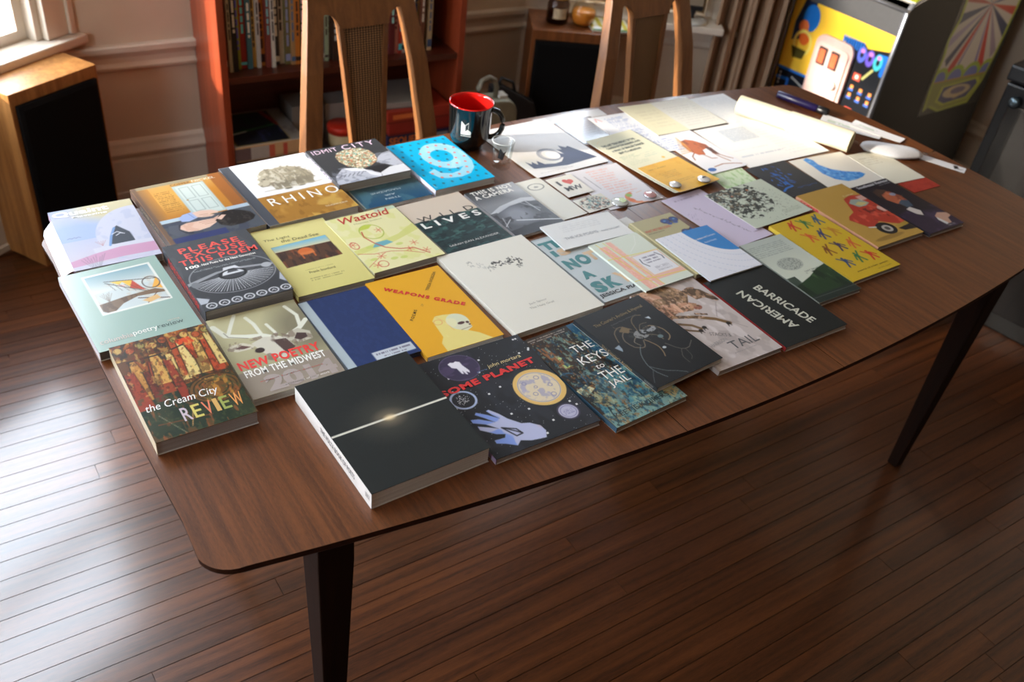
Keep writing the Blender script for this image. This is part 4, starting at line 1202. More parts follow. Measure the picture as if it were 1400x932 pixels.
R = (.4041, 1.2630, .2, .143, .200); a = Art(R[3], R[4], .0012, (70, 72, 76))
a.grad(.45, (74, 76, 80), .75, (60, 62, 66)); a.blot(6, 6, .58, (86, 88, 92), .5, 3)
m = a.aa(-(a.ed(.5, .50, .44, .37))) * 0 + a.box(0, .5, 1, .90)
a.poly([(.0, .60), (.36, .525), (.64, .525), (1, .575), (1, .60), (.62, .55), (.38, .55), (0, .64)], (150, 152, 156)); a.poly([(.46, .49), (.60, .49), (.68, .60), (.40, .60)], (206, 208, 212)); a.poly([(.50, .525), (.57, .525), (.60, .575), (.47, .575)], (72, 74, 78))
for k in range(40):
    t = math.radians(-82 + 164 * k / 39); c_ = (206, 208, 212) if k % 2 == 0 else (150, 152, 156)
    a.line([(.52 + .16 * math.sin(t), .60 + .07 * math.cos(t)), (.52 + .46 * math.sin(t), .60 + .23 * math.cos(t))], .0012, c_)
a.ring(.52, .60, .48, .25, .0016, (150, 152, 156), .9); a.ring(.52, .60, .145, .065, .003, (40, 42, 44)); a.rect(0, .40, 1, .59, (66, 68, 72), 0); a.ell(.08, .64, .05, .04, (120, 122, 126)); a.ell(.92, .585, .06, .035, (170, 172, 176)); a.poly([(0, .80), (.12, .86), (.05, .93), (0, .93)], (176, 180, 188)); a.poly([(1, .72), (.94, .82), (1, .88)], (176, 180, 188)); a.rect(0, .905, 1, 1, (62, 64, 68))
for k in range(7): u = .10 + .14 * k; a.ring(u, .945, .052, .034, .0022, (206, 208, 212)); a.line([(u - .02, .95), (u, .935), (u + .02, .955)], .0016, (200, 202, 206))
a.small(.14, .44, .86, .47, 2, (190, 196, 196), .6)
book('paperback', 'dark grey book with red block title and a typewriter', R, 0, .024, a,
     [T('PLEASE', (.13, .085, .84, .165), (226, 84, 74), bold=.022, track=1.2), T('EXCUSE', (.16, .175, .88, .255), (226, 84, 74), bold=.022, track=1.2), T('THIS POEM', (.06, .265, .96, .345), (226, 84, 74), bold=.022, track=1.2), T('100', (.09, .365, .24, .405), WHITE, bold=.04), T('New Poets for the Next Generation', (.27, .368, .90, .40), WHITE, bold=.015)],
     rough=.4, spine=(66, 68, 72), spine_texts=[T('PLEASE EXCUSE THIS POEM', (.14, .2, .86, .75), (214, 70, 62), bold=.03)], pages=(174, 168, 160))

R = (.5497, 1.2600, -1.1, .135, .212); a = Art(R[3], R[4], .0014, (214, 204, 128))
a.grad(0, (222, 210, 140), 1, (206, 196, 122)); a.poly([(.10, .285), (.85, .265), (.87, .585), (.115, .605)], (84, 58, 44)); pm = a.aa(a.pd([(.10, .285), (.85, .265), (.87, .585), (.115, .605)])); a.grad(.27, (110, 176, 206), .37, (206, 196, 160), mask=pm * (a.v < .37)); a.blot(14, 6, .5, (126, 74, 48), .8, 3, pm * (a.v > .37)); a.blot(20, 8, .58, (60, 44, 40), .8, 6, pm * (a.v > .38))
a.ell(.47, .43, .10, .05, (200, 104, 52)); a.rect(.38, .44, .57, .475, (206, 116, 62)); a.rect(.385, .47, .405, .53, (190, 100, 52)); a.rect(.54, .47, .56, .525, (190, 100, 52)); a.small(.30, .68, .68, .70, 1, (140, 130, 80), .5); a.small(.28, .80, .72, .85, 2, (130, 122, 76), .5)
book('chapbook', 'pale yellow chapbook with a photo of a wicker chair in a brown field', R, 0, .0115, a,
     [T('The Light', (.07, .155, .42, .195), (110, 104, 66), shear=.12), T('the Dead See', (.27, .205, .78, .245), (110, 104, 66), shear=.12), T('Frank Stanford', (.32, .715, .66, .745), (106, 100, 62))], rough=.5, spine=(206, 196, 126), pages=(202, 197, 181))

R = (.6877, 1.2580, 1.3, .140, .186); a = Art(R[3], R[4], .0013, (226, 220, 168))
a.blot(5, 5, .55, (216, 214, 140), .7, 3); a.rect(.7, 0, 1, .06, (170, 196, 190), .6); a.poly([(0, .60), (.4, .55), (.7, .50), (1, .38), (1, .5), (.6, .60), (0, .68)], (206, 206, 120), .8)
a.ring(.42, .36, .15, .13, .0016, (160, 176, 60)); a.poly([(.28, .30), (.38, .23), (.50, .25), (.42, .30)], (190, 200, 80)); a.poly([(.25, .62), (.34, .55), (.50, .55), (.55, .61), (.40, .63)], (110, 170, 180)); RD = (190, 70, 60)
a.line([(.30, .33), (.27, .42), (.32, .55), (.40, .66), (.55, .74), (.72, .78), (.84, .92)], .0022, RD); a.line([(.02, .66), (.2, .72), (.42, .74), (.60, .80), (.78, .90)], .0014, RD, .8); a.line([(0, .90), (.2, .80), (.34, .74)], .001, RD, .8)
for (u, v) in ((.06, .50), (.26, .78), (.66, .78), (.78, .70), (.12, .90), (.52, .36), (.84, .86)):
    for k in range(6): t = k * 1.05 + u * 9; a.line([(u, v), (u + .055 * math.cos(t), v + .045 * math.sin(t))], .0012, (206, 90, 70), .8)
for (u, v) in ((.38, .86), (.5, .88), (.22, .60), (.60, .66), (.14, .80)): a.ell(u, v, .05, .022, (196, 206, 110), .8)
a.ring(.20, .90, .06, .05, .0012, RD); a.ring(.07, .52, .05, .06, .0012, RD)
book('paperback', 'cream paperback with a looping red and green vine drawing', R, 0, .013, a, [T('Wastoid', (.14, .02, .86, .135), (190, 52, 44), shear=.22, bold=.01), T('Mathias Svalina', (.30, .165, .70, .19), (176, 176, 130))], rough=.42, spine=(226, 220, 176), pages=(181, 172, 161))

R = (.8336, 1.2600, 1.9, .141, .184); a = Art(R[3], R[4], .0013, (214, 198, 180))
a.poly([(0, .375), (.12, .36), (.25, .385), (.40, .345), (.55, .365), (.70, .36), (.85, .385), (1, .37), (1, 1), (0, 1)], (38, 56, 58)); mm = (a.v > .37).astype(float); a.blot(6, 14, .52, (50, 84, 82), .8, 3, mm, .05); a.blot(10, 20, .6, (26, 40, 44), .8, 6, mm); a.blot(9, 22, .64, (72, 110, 104), .7, 9, mm * (a.v < .75))
book('paperback', 'paperback in dark sea green below a beige band, in the second row', R, 0, .009, a,
     [T('WILD', (.09, .29, .95, .375), (40, 40, 40), rot=0, track=2.0), T('LIVES', (.06, .40, .96, .505), WHITE, bold=.03, track=1.7), T('SARAH JEAN ALEXANDER', (.12, .865, .88, .905), (206, 206, 200))], rough=.45, spine=(190, 176, 160))

R = (.9721, 1.2600, 2.1, .117, .178); a = Art(R[3], R[4], .0013, (120, 122, 126))
a.grad(0, (62, 64, 66), .35, (140, 142, 146)); a.ell(.95, .05, .35, .25, (206, 208, 214), .7, .03); a.poly([(0, .50), (.3, .40), (.6, .36), (.8, .34), (1, .38), (1, .45), (.7, .44), (0, .55)], (206, 208, 212), .9); a.poly([(0, .55), (.45, .44), (.80, .42), (1, .48), (1, 1), (0, 1)], (84, 86, 92)); a.ell(.42, .62, .25, .16, (156, 160, 170), .8, .03); a.blot(8, 8, .55, (52, 54, 58), .7, 3, a.box(0, .5, 1, 1)); a.poly([(0, .88), (.5, .84), (1, .86), (1, 1), (0, 1)], (52, 54, 60))
a.line([(.30, .72), (1.0, .90)], .003, (214, 216, 220)); a.line([(.79, .39), (.84, .66)], .002, (190, 192, 196)); a.line([(.68, .42), (.9, .62)], .0015, (180, 182, 186)); a.line([(.02, .78), (.21, .68)], .0018, (200, 202, 206)); a.line([(.04, .80), (.12, .62)], .0014, (190, 192, 196))
book('chapbook', 'black and white photo chapbook of a misty shore, right of the sea green book', R, 0, .006, a, [T('THIS IS NOT', (.08, .02, .92, .095), WHITE, bold=.03, track=1.12), T('A CAMERA', (.06, .11, .84, .19), WHITE, bold=.03, track=1.12)], rough=.35, spine=(200, 200, 204))

# third row ------------------------------------------------------
R = (.2520, 1.0305, -.6, .136, .217); a = Art(R[3], R[4], .0012, (96, 60, 34))
a.blot(7, 9, .5, (150, 80, 40), .9, 3); a.blot(9, 9, .55, (196, 156, 84), .9, 5, a.box(0, 0, 1, .18)); a.blot(12, 12, .58, (52, 46, 40), .9, 7, a.box(0, 0, 1, .55)); a.rect(0, .56, 1, 1, (48, 58, 42)); a.blot(6, 6, .52, (34, 50, 38), .9, 9, a.box(0, .5, 1, 1)); a.blot(10, 8, .62, (110, 70, 40), .7, 14, a.box(0, .55, 1, 1))
for k, (u, vt, vb, wt, wb, c_) in enumerate(((.14, .20, .62, .03, .14, (186, 130, 62)), (.30, .25, .60, .02, .13, (150, 66, 40)), (.36, .18, .50, .04, .13, (206, 160, 84)), (.50, .22, .52, .03, .11, (216, 190, 118)), (.46, .28, .72, .04, .06, (140, 52, 36)), (.60, .10, .48, .04, .10, (170, 76, 44)), (.66, .12, .50, .03, .09, (222, 200, 130)), (.80, .08, .50, .04, .11, (206, 168, 92)), (.90, .16, .52, .03, .08, (176, 70, 42)), (.74, .14, .34, .05, .02, (196, 70, 40)), (.06, .32, .70, .05, .10, (150, 58, 38)), (.96, .10, .46, .03, .05, (214, 190, 120)), (.22, .34, .66, .03, .05, (110, 44, 34)))):
    a.poly([(u - wt, vt), (u + wt, vt), (u + wb, vb), (u - wb * .8, vb)], c_, .95); a.line([(u - wt, vt), (u - wb * .8, vb)], .0016, (44, 34, 28)); a.line([(u + wt, vt), (u + wb, vb)], .0012, (60, 40, 30), .8)
for k in range(9): a.ell(.06 + .115 * k, .06 + .03 * (k % 2), .045, .035, ((206, 170, 96), (170, 80, 46), (150, 140, 80))[k % 3], .9); a.ring(.06 + .115 * k, .06 + .03 * (k % 2), .045, .035, .0012, (50, 40, 32), .8)
a.poly([(.62, .10), (.78, .09), (.82, .16), (.66, .17)], (206, 76, 40)); a.line([(.10, .20), (.45, .20), (.70, .16)], .003, (50, 44, 40)); a.ell(.76, .67, .26, .14, (112, 74, 38), .9)
for k in range(4): a.ring(.76, .67, .26 - .045 * k, .14 - .022 * k, .0018, (40, 40, 30), .9)
a.blot(16, 16, .58, (200, 140, 60), .7, 17, a.disc(.76, .67, .24, .13)); a.line([(.38, .95), (.46, .80)], .0012, (200, 150, 90)); a.line([(.14, .78), (.30, .99)], .001, (190, 180, 150), .7); a.line([(.1, .86), (.6, .90)], .002, (140, 70, 40), .7)
for i, (c_, t_) in enumerate((((60, 38, 26), .60), ((216, 170, 90), .64), ((112, 44, 30), .62), ((40, 44, 36), .66))): a.blot(18 + 5 * i, 14 + 4 * i, t_ + .01, c_, .5, 40 + i, a.box(0, 0, 1, .58), .05)
a.blot(26, 26, .6, (66, 76, 50), .6, 50, a.box(0, .55, 1, 1)); a.blot(30, 10, .66, (170, 90, 50), .6, 51, a.box(0, .6, 1, 1))
rv = [('R', (196, 180, 190)), ('E', (206, 190, 90)), ('V', (222, 120, 80)), ('I', (206, 160, 80)), ('E', (150, 160, 70)), ('W', (226, 150, 70))]
tx = [T('the Cream City', (.05, .655, .76, .745), WHITE, shear=.15, rot=0)]
u = .335
for ch_, c_ in rv:
    wd = .045 if ch_ == 'I' else .085 if ch_ != 'W' else .11
    tx.append(T(ch_, (u, .77, u + wd, .895), c_, bold=.01)); u += wd + .022
book('paperback', 'thick paperback painted with russet and cream pointed shapes, nearest the table end', R, 0, .022, a, tx, rough=.3, coat=.2, spine=(206, 190, 160), pages=(181, 171, 164))

R = (.3975, 1.0540, -1.3, .140, .200); a = Art(R[3], R[4], .0012, (186, 180, 140))
a.grad(.0, (196, 190, 150), .62, (170, 164, 130)); a.ell(.95, .35, .35, .3, (96, 90, 76), .6, .04); a.rect(0, .70, 1, 1, (150, 138, 124))
bone = (222, 222, 206)
a.line([(.03, .10), (.10, .24), (.28, .30), (.46, .34), (.60, .42)], .009, bone); a.line([(.12, .25), (.22, .12), (.30, .02)], .006, bone); a.line([(.45, .32), (.44, .18), (.40, .08)], .006, bone); a.line([(.98, .28), (.86, .36), (.74, .40), (.62, .44)], .008, bone); a.line([(.88, .34), (.92, .2), (.86, .06)], .006, bone); a.line([(.60, .36), (.56, .22)], .005, bone); a.line([(.1, .2), (.12, .26), (.3, .33)], .0016, (110, 104, 90), .7)
a.poly([(.03, .41), (.10, .365), (.22, .365), (.33, .43), (.28, .46), (.12, .455)], (206, 200, 180)); a.poly([(.11, .415), (.20, .395), (.28, .435), (.20, .44)], (96, 70, 66)); a.poly([(.66, .47), (.72, .38), (.84, .36), (.94, .43), (.92, .52), (.78, .53)], (190, 184, 166)); a.poly([(.74, .47), (.80, .41), (.89, .44), (.88, .49), (.79, .505)], (74, 58, 56)); a.blot(16, 16, .55, (128, 112, 98), .7, 12, a.box(0, .34, 1, .56) * (a.c[..., 0] > 180))
a.poly([(.30, .40), (.46, .36), (.66, .42), (.70, .54), (.58, .66), (.44, .64), (.36, .54)], (206, 200, 184)); a.poly([(.52, .42), (.66, .44), (.70, .56), (.58, .62)], (84, 66, 62)); a.blot(9, 9, .55, (120, 104, 92), .7, 3, a.disc(.5, .5, .25, .16)); a.ell(.34, .50, .05, .03, (60, 48, 46))
a.rect(0, .70, 1, 1, (150, 138, 124), .95)
book('paperback', 'beige paperback with an antlered deer skull, beside the dark grey book', R, 0, .012, a,
     [T('2014', (.20, .79, .96, .97), (166, 152, 146), bold=.05), T('NEW POETRY', (.045, .575, .93, .675), (226, 58, 50), bold=.035, track=1.08), T('FROM THE MIDWEST', (.06, .685, .93, .765), WHITE, bold=.025, track=1.1), T('edited by the editors', (.16, .83, .84, .85), (206, 80, 70)), T('a collection of new work', (.35, .93, .85, .95), (226, 220, 214))], rough=.4, pages=(202, 195, 181), spine=(206, 200, 176))

R = (.5316, 1.0470, -.4, .119, .190); a = Art(R[3], R[4], .0014, (30, 48, 94))
a.blot(20, 20, .5, (36, 54, 104), .5, 3); a.rect(0, 0, .125, 1, (168, 180, 186)); a.rect(.40, .855, .96, .955, (186, 192, 200)); a.small(.44, .87, .92, .91, 1, (96, 90, 110), .7); a.small(.52, .92, .84, .945, 1, (110, 104, 120), .7)
book('chapbook', 'plain navy chapbook with a small white label and pale spine strip', R, 0, .009, a, rough=.6, spine=(160, 170, 178), pages=(60, 60, 70), back=(30, 40, 80), cat='book')

R = (.6607, 1.0389, -1.2, .138, .215); a = Art(R[3], R[4], .0012, (226, 166, 40))
a.poly([(.26, 1), (.27, .90), (.34, .84), (.36, .72), (.37, .64), (.44, .595), (.54, .60), (.66, .62), (.72, .70), (.70, .80), (.66, .84), (.76, .90), (.86, 1)], (228, 210, 128)); a.ell(.64, .72, .135, .10, (214, 216, 186)); a.poly([(.56, .76), (.76, .74), (.745, .82), (.66, .845), (.58, .81)], (216, 212, 184)); a.ell(.66, .745, .045, .016, (78, 50, 50)); a.ell(.735, .755, .02, .014, (78, 50, 50)); a.ell(.74, .785, .012, .01, (90, 60, 54)); a.ring(.42, .67, .05, .03, .001, (222, 140, 90), .8); a.line([(.44, .60), (.50, .68), (.52, .80)], .001, (226, 160, 100), .7); a.line([(.60, .82), (.74, .81)], .001, (140, 120, 100))
a.blot(6, 6, .6, (236, 226, 170), .5, 3, a.disc(.5, .85, .25, .2) * (a.c[..., 2] > 100))
tt = []
book('paperback', 'orange-yellow paperback with a skull-faced figure and slanting red title', R, 0, .009, a,
     [T('WEAPONS GRADE', (.02, .315, 1.02, .36), (206, 44, 36), rot=-42, bold=.06, track=1.35), T('POEMS', (.12, .505, .34, .53), (84, 70, 30), rot=49, bold=.02, track=1.5), T('TERESA SVOBODA', (.54, .16, .96, .185), (96, 80, 34), rot=49, bold=.01, track=1.1), T('OF', (.395, .42, .44, .44), (150, 120, 50), rot=49)], rough=.45, spine=(214, 156, 40))

R = (.8340, 1.0440, .5, .181, .246); a = Art(R[3], R[4], .0014, (226, 222, 210))
q = random.Random(3)
for (u, v, n_, c_) in ((.22, .18, 10, (170, 168, 160)), (.30, .23, 12, (190, 188, 180)), (.38, .28, 12, (160, 158, 150)), (.44, .25, 14, (60, 60, 58)), (.50, .26, 14, (40, 40, 40)), (.60, .27, 16, (34, 34, 34)), (.66, .33, 10, (60, 60, 58)), (.70, .28, 12, (40, 40, 40)), (.64, .24, 9, (60, 60, 58))):
    for k in range(n_):
        x0, y0 = u + q.uniform(-.035, .035), v + q.uniform(-.028, .028); a.line([(x0, y0), (x0 + q.uniform(-.02, .02), y0 + q.uniform(-.02, .02))], .0014, c_)
book('chapbook', 'large plain ivory chapbook with a small row of black ink figures', R, 0, .0105, a, [T('Jack Spicer', (.36, .755, .56, .78), (156, 152, 142)), T('The Holy Grail', (.33, .80, .60, .825), (156, 152, 142))], rough=.6, spine=(214, 208, 194), pages=(206, 200, 189))

R = (1.0011, 1.0382, 1.1, .140, .215); a = Art(R[3], R[4], .0013, (190, 198, 200))
a.rect(0, 0, 1, .02, (170, 180, 184))
TEAL = (58, 124, 126); SK = (214, 184, 150)
book('paperback', 'pale grey paperback with chunky teal collage title', R, 0, .008, a,
     [T('THIS', (.02, .065, .62, .19), TEAL, bold=.06), T('I', (.06, .21, .13, .30), TEAL, bold=.07), T('S', (.15, .21, .33, .31), SK, bold=.07), T('N', (.06, .37, .24, .51), TEAL, bold=.07), T('O', (.26, .35, .46, .50), TEAL, bold=.07), T('T', (.44, .34, .60, .48), SK, bold=.07), T('A', (.10, .57, .28, .68), TEAL, bold=.07), T('S', (.06, .73, .24, .885), TEAL, bold=.07), T('K', (.27, .72, .47, .87), TEAL, bold=.07), T('Y', (.48, .70, .68, .86), SK, bold=.07), T('JESSICA PIAZZA', (.02, .90, .86, .955), (40, 44, 46), bold=.03)], rough=.42, spine=(180, 188, 192))

R = (1.1944, 1.0201, .1, .107, .192); a = Art(R[3], R[4], .0014, (176, 166, 124))
a.rect(0, 0, .05, 1, (222, 212, 160))
for (u, v, s_) in ((.80, .12, 1.0), (.92, .36, .9)):
    for sg in (-1, 1): a.ell(u + sg * .10 * s_, v - .005, .095 * s_, .045 * s_, (40, 62, 120)); a.ell(u + sg * .07 * s_, v + .045 * s_, .055 * s_, .025 * s_, (40, 70, 140)); a.ring(u + sg * .10 * s_, v - .005, .095 * s_, .045 * s_, .0012, (70, 40, 36)); a.ell(u + sg * .11 * s_, v - .01, .03, .012, (90, 140, 190))
    a.ell(u, v + .01, .012, .05 * s_, (30, 26, 30))
book('chapbook', 'tan chapbook with blue butterflies, partly under the blue-arc card', R, 0, .009, a, [T('WHAT ARE THEY DOING', (.08, .185, .68, .225), (196, 84, 56), bold=.02), T('and other poems', (.10, .24, .46, .265), (70, 60, 44))], rough=.5, spine=(226, 216, 170), pages=(213, 202, 174))

# front row ------------------------------------------------------
R = (.4691, .8261, .2, .177, .230); a = Art(R[3], R[4], .0012, (36, 40, 40))
for k in range(90):
    t = k / 90 * 2 * math.pi; r_ = .22 + .22 * ((k * 37) % 11) / 11
    a.line([(.49 + .02 * math.cos(t), .505 + .015 * math.sin(t)), (.49 + r_ * math.cos(t), .505 + r_ * math.sin(t) * .77)], .0006, (62, 64, 60), .35)
a.ell(.49, .505, .20, .13, (92, 86, 74), .55, .05); a.ell(.49, .505, .09, .05, (170, 150, 120), .6, .02); a.ell(.49, .505, .04, .02, (230, 206, 160), .8, .006); a.rect(0, .4985, 1, .5135, (226, 222, 208)); a.ell(.49, .506, .05, .012, (246, 222, 176), .8, .003)
book('paperback', 'thick black book with a white streak of light across its cover and a white spine', R, 0, .027, a, rough=.42, spine=(228, 222, 216), pages=(240, 234, 226), spine_texts=[T('THE VOLTA BOOK OF POETS', (.36, .30, .80, .62), (70, 66, 64)), T('SIDEBROW', (.93, .3, .98, .6), (110, 104, 100))])

R = (.6541, .8110, -1.3, .177, .222); a = Art(R[3], R[4], .0011, (40, 42, 46))
a.blot(4, 4, .55, (52, 54, 62), .6, 3); a.dots(170, (206, 206, 210), .0004, a=.6, seed=4); a.dots(26, (240, 240, 240), .0011, a=.9, seed=9)
a.ell(.295, .148, .175, .132, (62, 54, 78)); a.blot(5, 22, .52, (84, 72, 104), .7, 5, a.disc(.295, .148, .175, .132)); a.ring(.295, .148, .175, .132, .0012, (96, 86, 116))
a.poly([(.225, .085), (.255, .075), (.28, .085), (.305, .078), (.335, .095), (.335, .135), (.355, .20), (.345, .225), (.325, .20), (.32, .235), (.305, .225), (.30, .185), (.29, .22), (.275, .21), (.27, .15), (.235, .13)], (226, 222, 230))
a.ell(.78, .55, .225, .185, (226, 186, 110)); a.ell(.775, .55, .185, .155, (222, 206, 176)); a.ring(.775, .55, .178, .148, .001, (130, 130, 170), .9); mk = a.disc(.775, .55, .17, .14); a.blot(16, 14, .57, (150, 150, 190), .6, 7, mk); a.blot(10, 18, .62, (176, 170, 196), .6, 12, mk)
for (u, v, r_) in ((.68, .48, .018), (.82, .46, .022), (.88, .56, .018), (.70, .60, .02), (.84, .65, .022), (.75, .54, .014)): a.ring(u, v, r_, r_ * .8, .0009, (120, 120, 165))
a.ring(.118, .445, .105, .082, .0034, (176, 190, 222)); a.dots(60, (226, 226, 230), .0005, (.06, .395, .17, .49), .9, 14, True)
a.ell(.825, .835, .098, .078, (70, 64, 84)); a.ell(.825, .835, .084, .066, (186, 184, 206)); a.ring(.825, .835, .068, .053, .001, (120, 118, 160)); a.small(.78, .81, .87, .86, 4, (130, 126, 170), .6)
hand = [(.30, .985), (.26, .92), (.20, .885), (.13, .90), (.095, .875), (.14, .845), (.20, .83), (.17, .80), (.10, .765), (.05, .715), (.06, .70), (.12, .72), (.19, .755), (.14, .70), (.085, .655), (.07, .62), (.10, .62), (.17, .68), (.225, .725), (.20, .67), (.18, .625), (.205, .615), (.25, .675), (.285, .73), (.35, .79), (.42, .815), (.49, .875), (.51, .92), (.48, .965), (.41, .955), (.36, .985)]
hand = [(.285, .925), (.235, .955), (.16, .91), (.095, .882), (.10, .855), (.19, .862), (.215, .835), (.15, .81), (.055, .735), (.06, .70), (.13, .735), (.20, .775), (.13, .705), (.045, .66), (.05, .63), (.11, .645), (.215, .715), (.16, .65), (.11, .60), (.13, .585), (.20, .635), (.27, .70), (.235, .645), (.215, .60), (.24, .595), (.29, .655), (.325, .72), (.395, .795), (.46, .815), (.52, .865), (.53, .92), (.49, .975), (.42, .965), (.36, .955)]
a.poly(hand, (186, 190, 222)); mk = a.aa(a.pd(hand)); a.blot(5, 7, .5, (120, 150, 226), .8, 6, mk * (a.u < .36)); a.blot(7, 7, .6, (206, 186, 196), .7, 9, mk * (a.u > .33)); K_ = (40, 40, 46)
a.line([(.225, .775), (.325, .825), (.345, .875), (.285, .88), (.225, .775), (.32, .85), (.345, .875)], .0022, K_)
book('paperback', 'starry black paperback with a yellow moon, a tooth and a blue hand', R, 0, .010, a,
     [T('SOME PLANET', (-.02, .285, .94, .345), (214, 46, 44), rot=4, bold=.05, track=1.15), T('john mortara', (.52, .20, .86, .245), (226, 206, 150), rot=2, shear=.2), T('poems by', (.40, .235, .50, .25), (110, 140, 190))], rough=.4, spine=(150, 130, 160), pages=(195, 189, 185))

R = (.8180, .7907, 2.3, .143, .228); a = Art(R[3], R[4], .0012, (40, 36, 32))
a.blot(5, 5, .5, (62, 46, 36), .8, 3); a.poly([(.62, 0), (1, 0), (1, .75), (.72, .60), (.60, .30)], (40, 84, 110)); a.poly([(.25, .60), (.55, .55), (.8, .55), (1, .6), (1, 1), (0, 1), (.05, .80)], (74, 130, 142)); a.blot(8, 9, .52, (40, 76, 96), .8, 5, a.box(.3, .5, 1, .9)); a.blot(12, 12, .58, (150, 170, 140), .8, 8, a.box(.1, .62, 1, 1)); a.blot(14, 14, .62, (150, 100, 50), .7, 11, a.box(.1, .6, 1, .95)); a.rect(0, .86, 1, 1, (146, 166, 150), .6)
a.poly([(.06, .12), (.16, .14), (.20, .28), (.16, .40), (.10, .36)], (140, 92, 56)); a.blot(10, 10, .55, (70, 50, 40), .8, 13, a.box(.03, .1, .25, .45)); a.ring(.05, .52, .15, .10, .003, (60, 96, 120)); a.poly([(.16, .24), (.22, .28), (.16, .30)], (176, 196, 130)); a.poly([(.14, .34), (.24, .38), (.14, .385)], (176, 196, 120))
a.poly([(.20, .48), (.30, .46), (.42, .62), (.44, .80), (.36, .86), (.26, .80), (.24, .62)], (96, 120, 122)); a.ell(.28, .54, .06, .03, (50, 60, 60)); a.poly([(-.01, .60), (.15, .575), (.20, .635), (.04, .68)], (206, 200, 160)); a.small(.02, .61, .16, .65, 2, (120, 110, 80)); a.poly([(.05, .74), (.16, .66), (.30, .74), (.28, .82), (.14, .80)], (150, 146, 110)); a.line([(.06, .75), (.26, .82)], .0016, (60, 56, 44)); a.line([(.10, .90), (.14, .80)], .0018, (50, 46, 40)); a.line([(.18, .92), (.20, .82)], .0018, (50, 46, 40)); a.small(.05, .02, .68, .06, 2, (170, 160, 150), .7, ragged=.3)
a.poly([(.80, .84), (.96, .80), (1, .92), (.86, .97)], (196, 166, 110), .7)
for i, (c_, t_) in enumerate((((26, 40, 46), .58), ((120, 160, 150), .62), ((150, 96, 50), .66), ((24, 70, 100), .60), ((170, 180, 150), .68))): a.blot(20 + 4 * i, 24 + 3 * i, t_, c_, .6, 60 + i, a.box(.02, .06, 1, 1), .06)
book('paperback', 'teal and brown paperback of rusty metal, lying half under the black antler book', R, 0, .0095, a,
     [T('THE', (.39, .215, .68, .285), WHITE, bold=.0), T('KEYS', (.34, .335, .72, .415), WHITE, bold=.0), T('to', (.44, .455, .55, .495), WHITE, shear=.2), T('THE', (.38, .525, .68, .605), WHITE), T('JAIL', (.38, .625, .66, .70), WHITE), T('KEETJE KUIPERS', (.10, .89, .84, .945), (40, 50, 52))], rough=.34, coat=.1, spine=(60, 90, 110), pages=(188, 174, 153))

R = (.9222, .8089, 3.4, .146, .195); a = Art(R[3], R[4], .0012, (30, 31, 32))
bn = (176, 160, 140); gr = (150, 156, 160)
q = random.Random(21)
def wisp(p, th, c_, n=14, jit=.006):
    """smooth tapering stroke through the points"""
    P = []
    for i in range(len(p) - 1):
        p0_ = p[max(i - 1, 0)]; p1_ = p[i]; p2_ = p[i + 1]; p3_ = p[min(i + 2, len(p) - 1)]
        for k in range(n):
            t = k / n
            P.append(tuple(.5 * (2 * p1_[d] + (p2_[d] - p0_[d]) * t + (2 * p0_[d] - 5 * p1_[d] + 4 * p2_[d] - p3_[d]) * t * t + (3 * p1_[d] - p0_[d] - 3 * p2_[d] + p3_[d]) * t ** 3) + q.uniform(-jit, jit) * .4 for d in (0, 1)))
    P.append(p[-1]); a.line(P, th, c_)
for pts, th, c_ in (([(.46, .34), (.36, .27), (.24, .31), (.17, .42)], .0016, (126, 108, 84)), ([(.44, .38), (.34, .34), (.25, .42), (.27, .53), (.37, .57), (.44, .50)], .0018, (122, 106, 88)), ([(.50, .38), (.56, .26), (.66, .21), (.74, .23)], .0014, (130, 110, 80)), ([(.58, .38), (.70, .38), (.78, .46), (.77, .56), (.70, .60)], .0020, (146, 122, 92)), ([(.46, .50), (.51, .60), (.50, .68), (.46, .74)], .0018, (150, 122, 90)), ([(.33, .55), (.24, .63), (.18, .74), (.18, .85), (.23, .94)], .0013, (112, 122, 126)), ([(.18, .78), (.28, .87), (.40, .93), (.48, .98)], .0011, (112, 122, 126)), ([(.17, .82), (.10, .88), (.04, .94)], .0009, (100, 106, 110)), ([(.62, .62), (.70, .73), (.80, .755), (.92, .70)], .0013, (112, 104, 94)), ([(.71, .74), (.63, .82), (.62, .90)], .0010, (106, 98, 92)), ([(.75, .755), (.73, .84), (.68, .88)], .0009, (104, 98, 92)), ([(.52, .40), (.60, .33), (.70, .33)], .0012, (120, 104, 84)), ([(.40, .44), (.33, .48), (.35, .54)], .0014, (140, 126, 108)), ([(.56, .46), (.64, .50), (.66, .57)], .0014, (132, 116, 96)), ([(.40, .36), (.33, .30), (.30, .24)], .0010, (110, 96, 76))): wisp(pts, th, c_)
a.poly([(.30, .315), (.40, .27), (.45, .33), (.38, .37)], (120, 100, 72)); a.blot(22, 22, .42, (150, 150, 148), .9, 8, a.disc(.50, .43, .10, .055), .06); a.blot(20, 20, .42, (164, 166, 168), .9, 9, a.disc(.63, .415, .11, .035), .06); a.blot(30, 30, .56, (52, 50, 48), .9, 4, a.disc(.54, .44, .22, .10)); a.ell(.665, .53, .035, .022, (106, 124, 126)); a.poly([(.06, .46), (.14, .445), (.125, .50), (.10, .53)], (150, 164, 178)); a.poly([(.75, .275), (.81, .275), (.80, .315)], (196, 204, 212)); a.ell(.56, .655, .025, .014, (196, 202, 206))
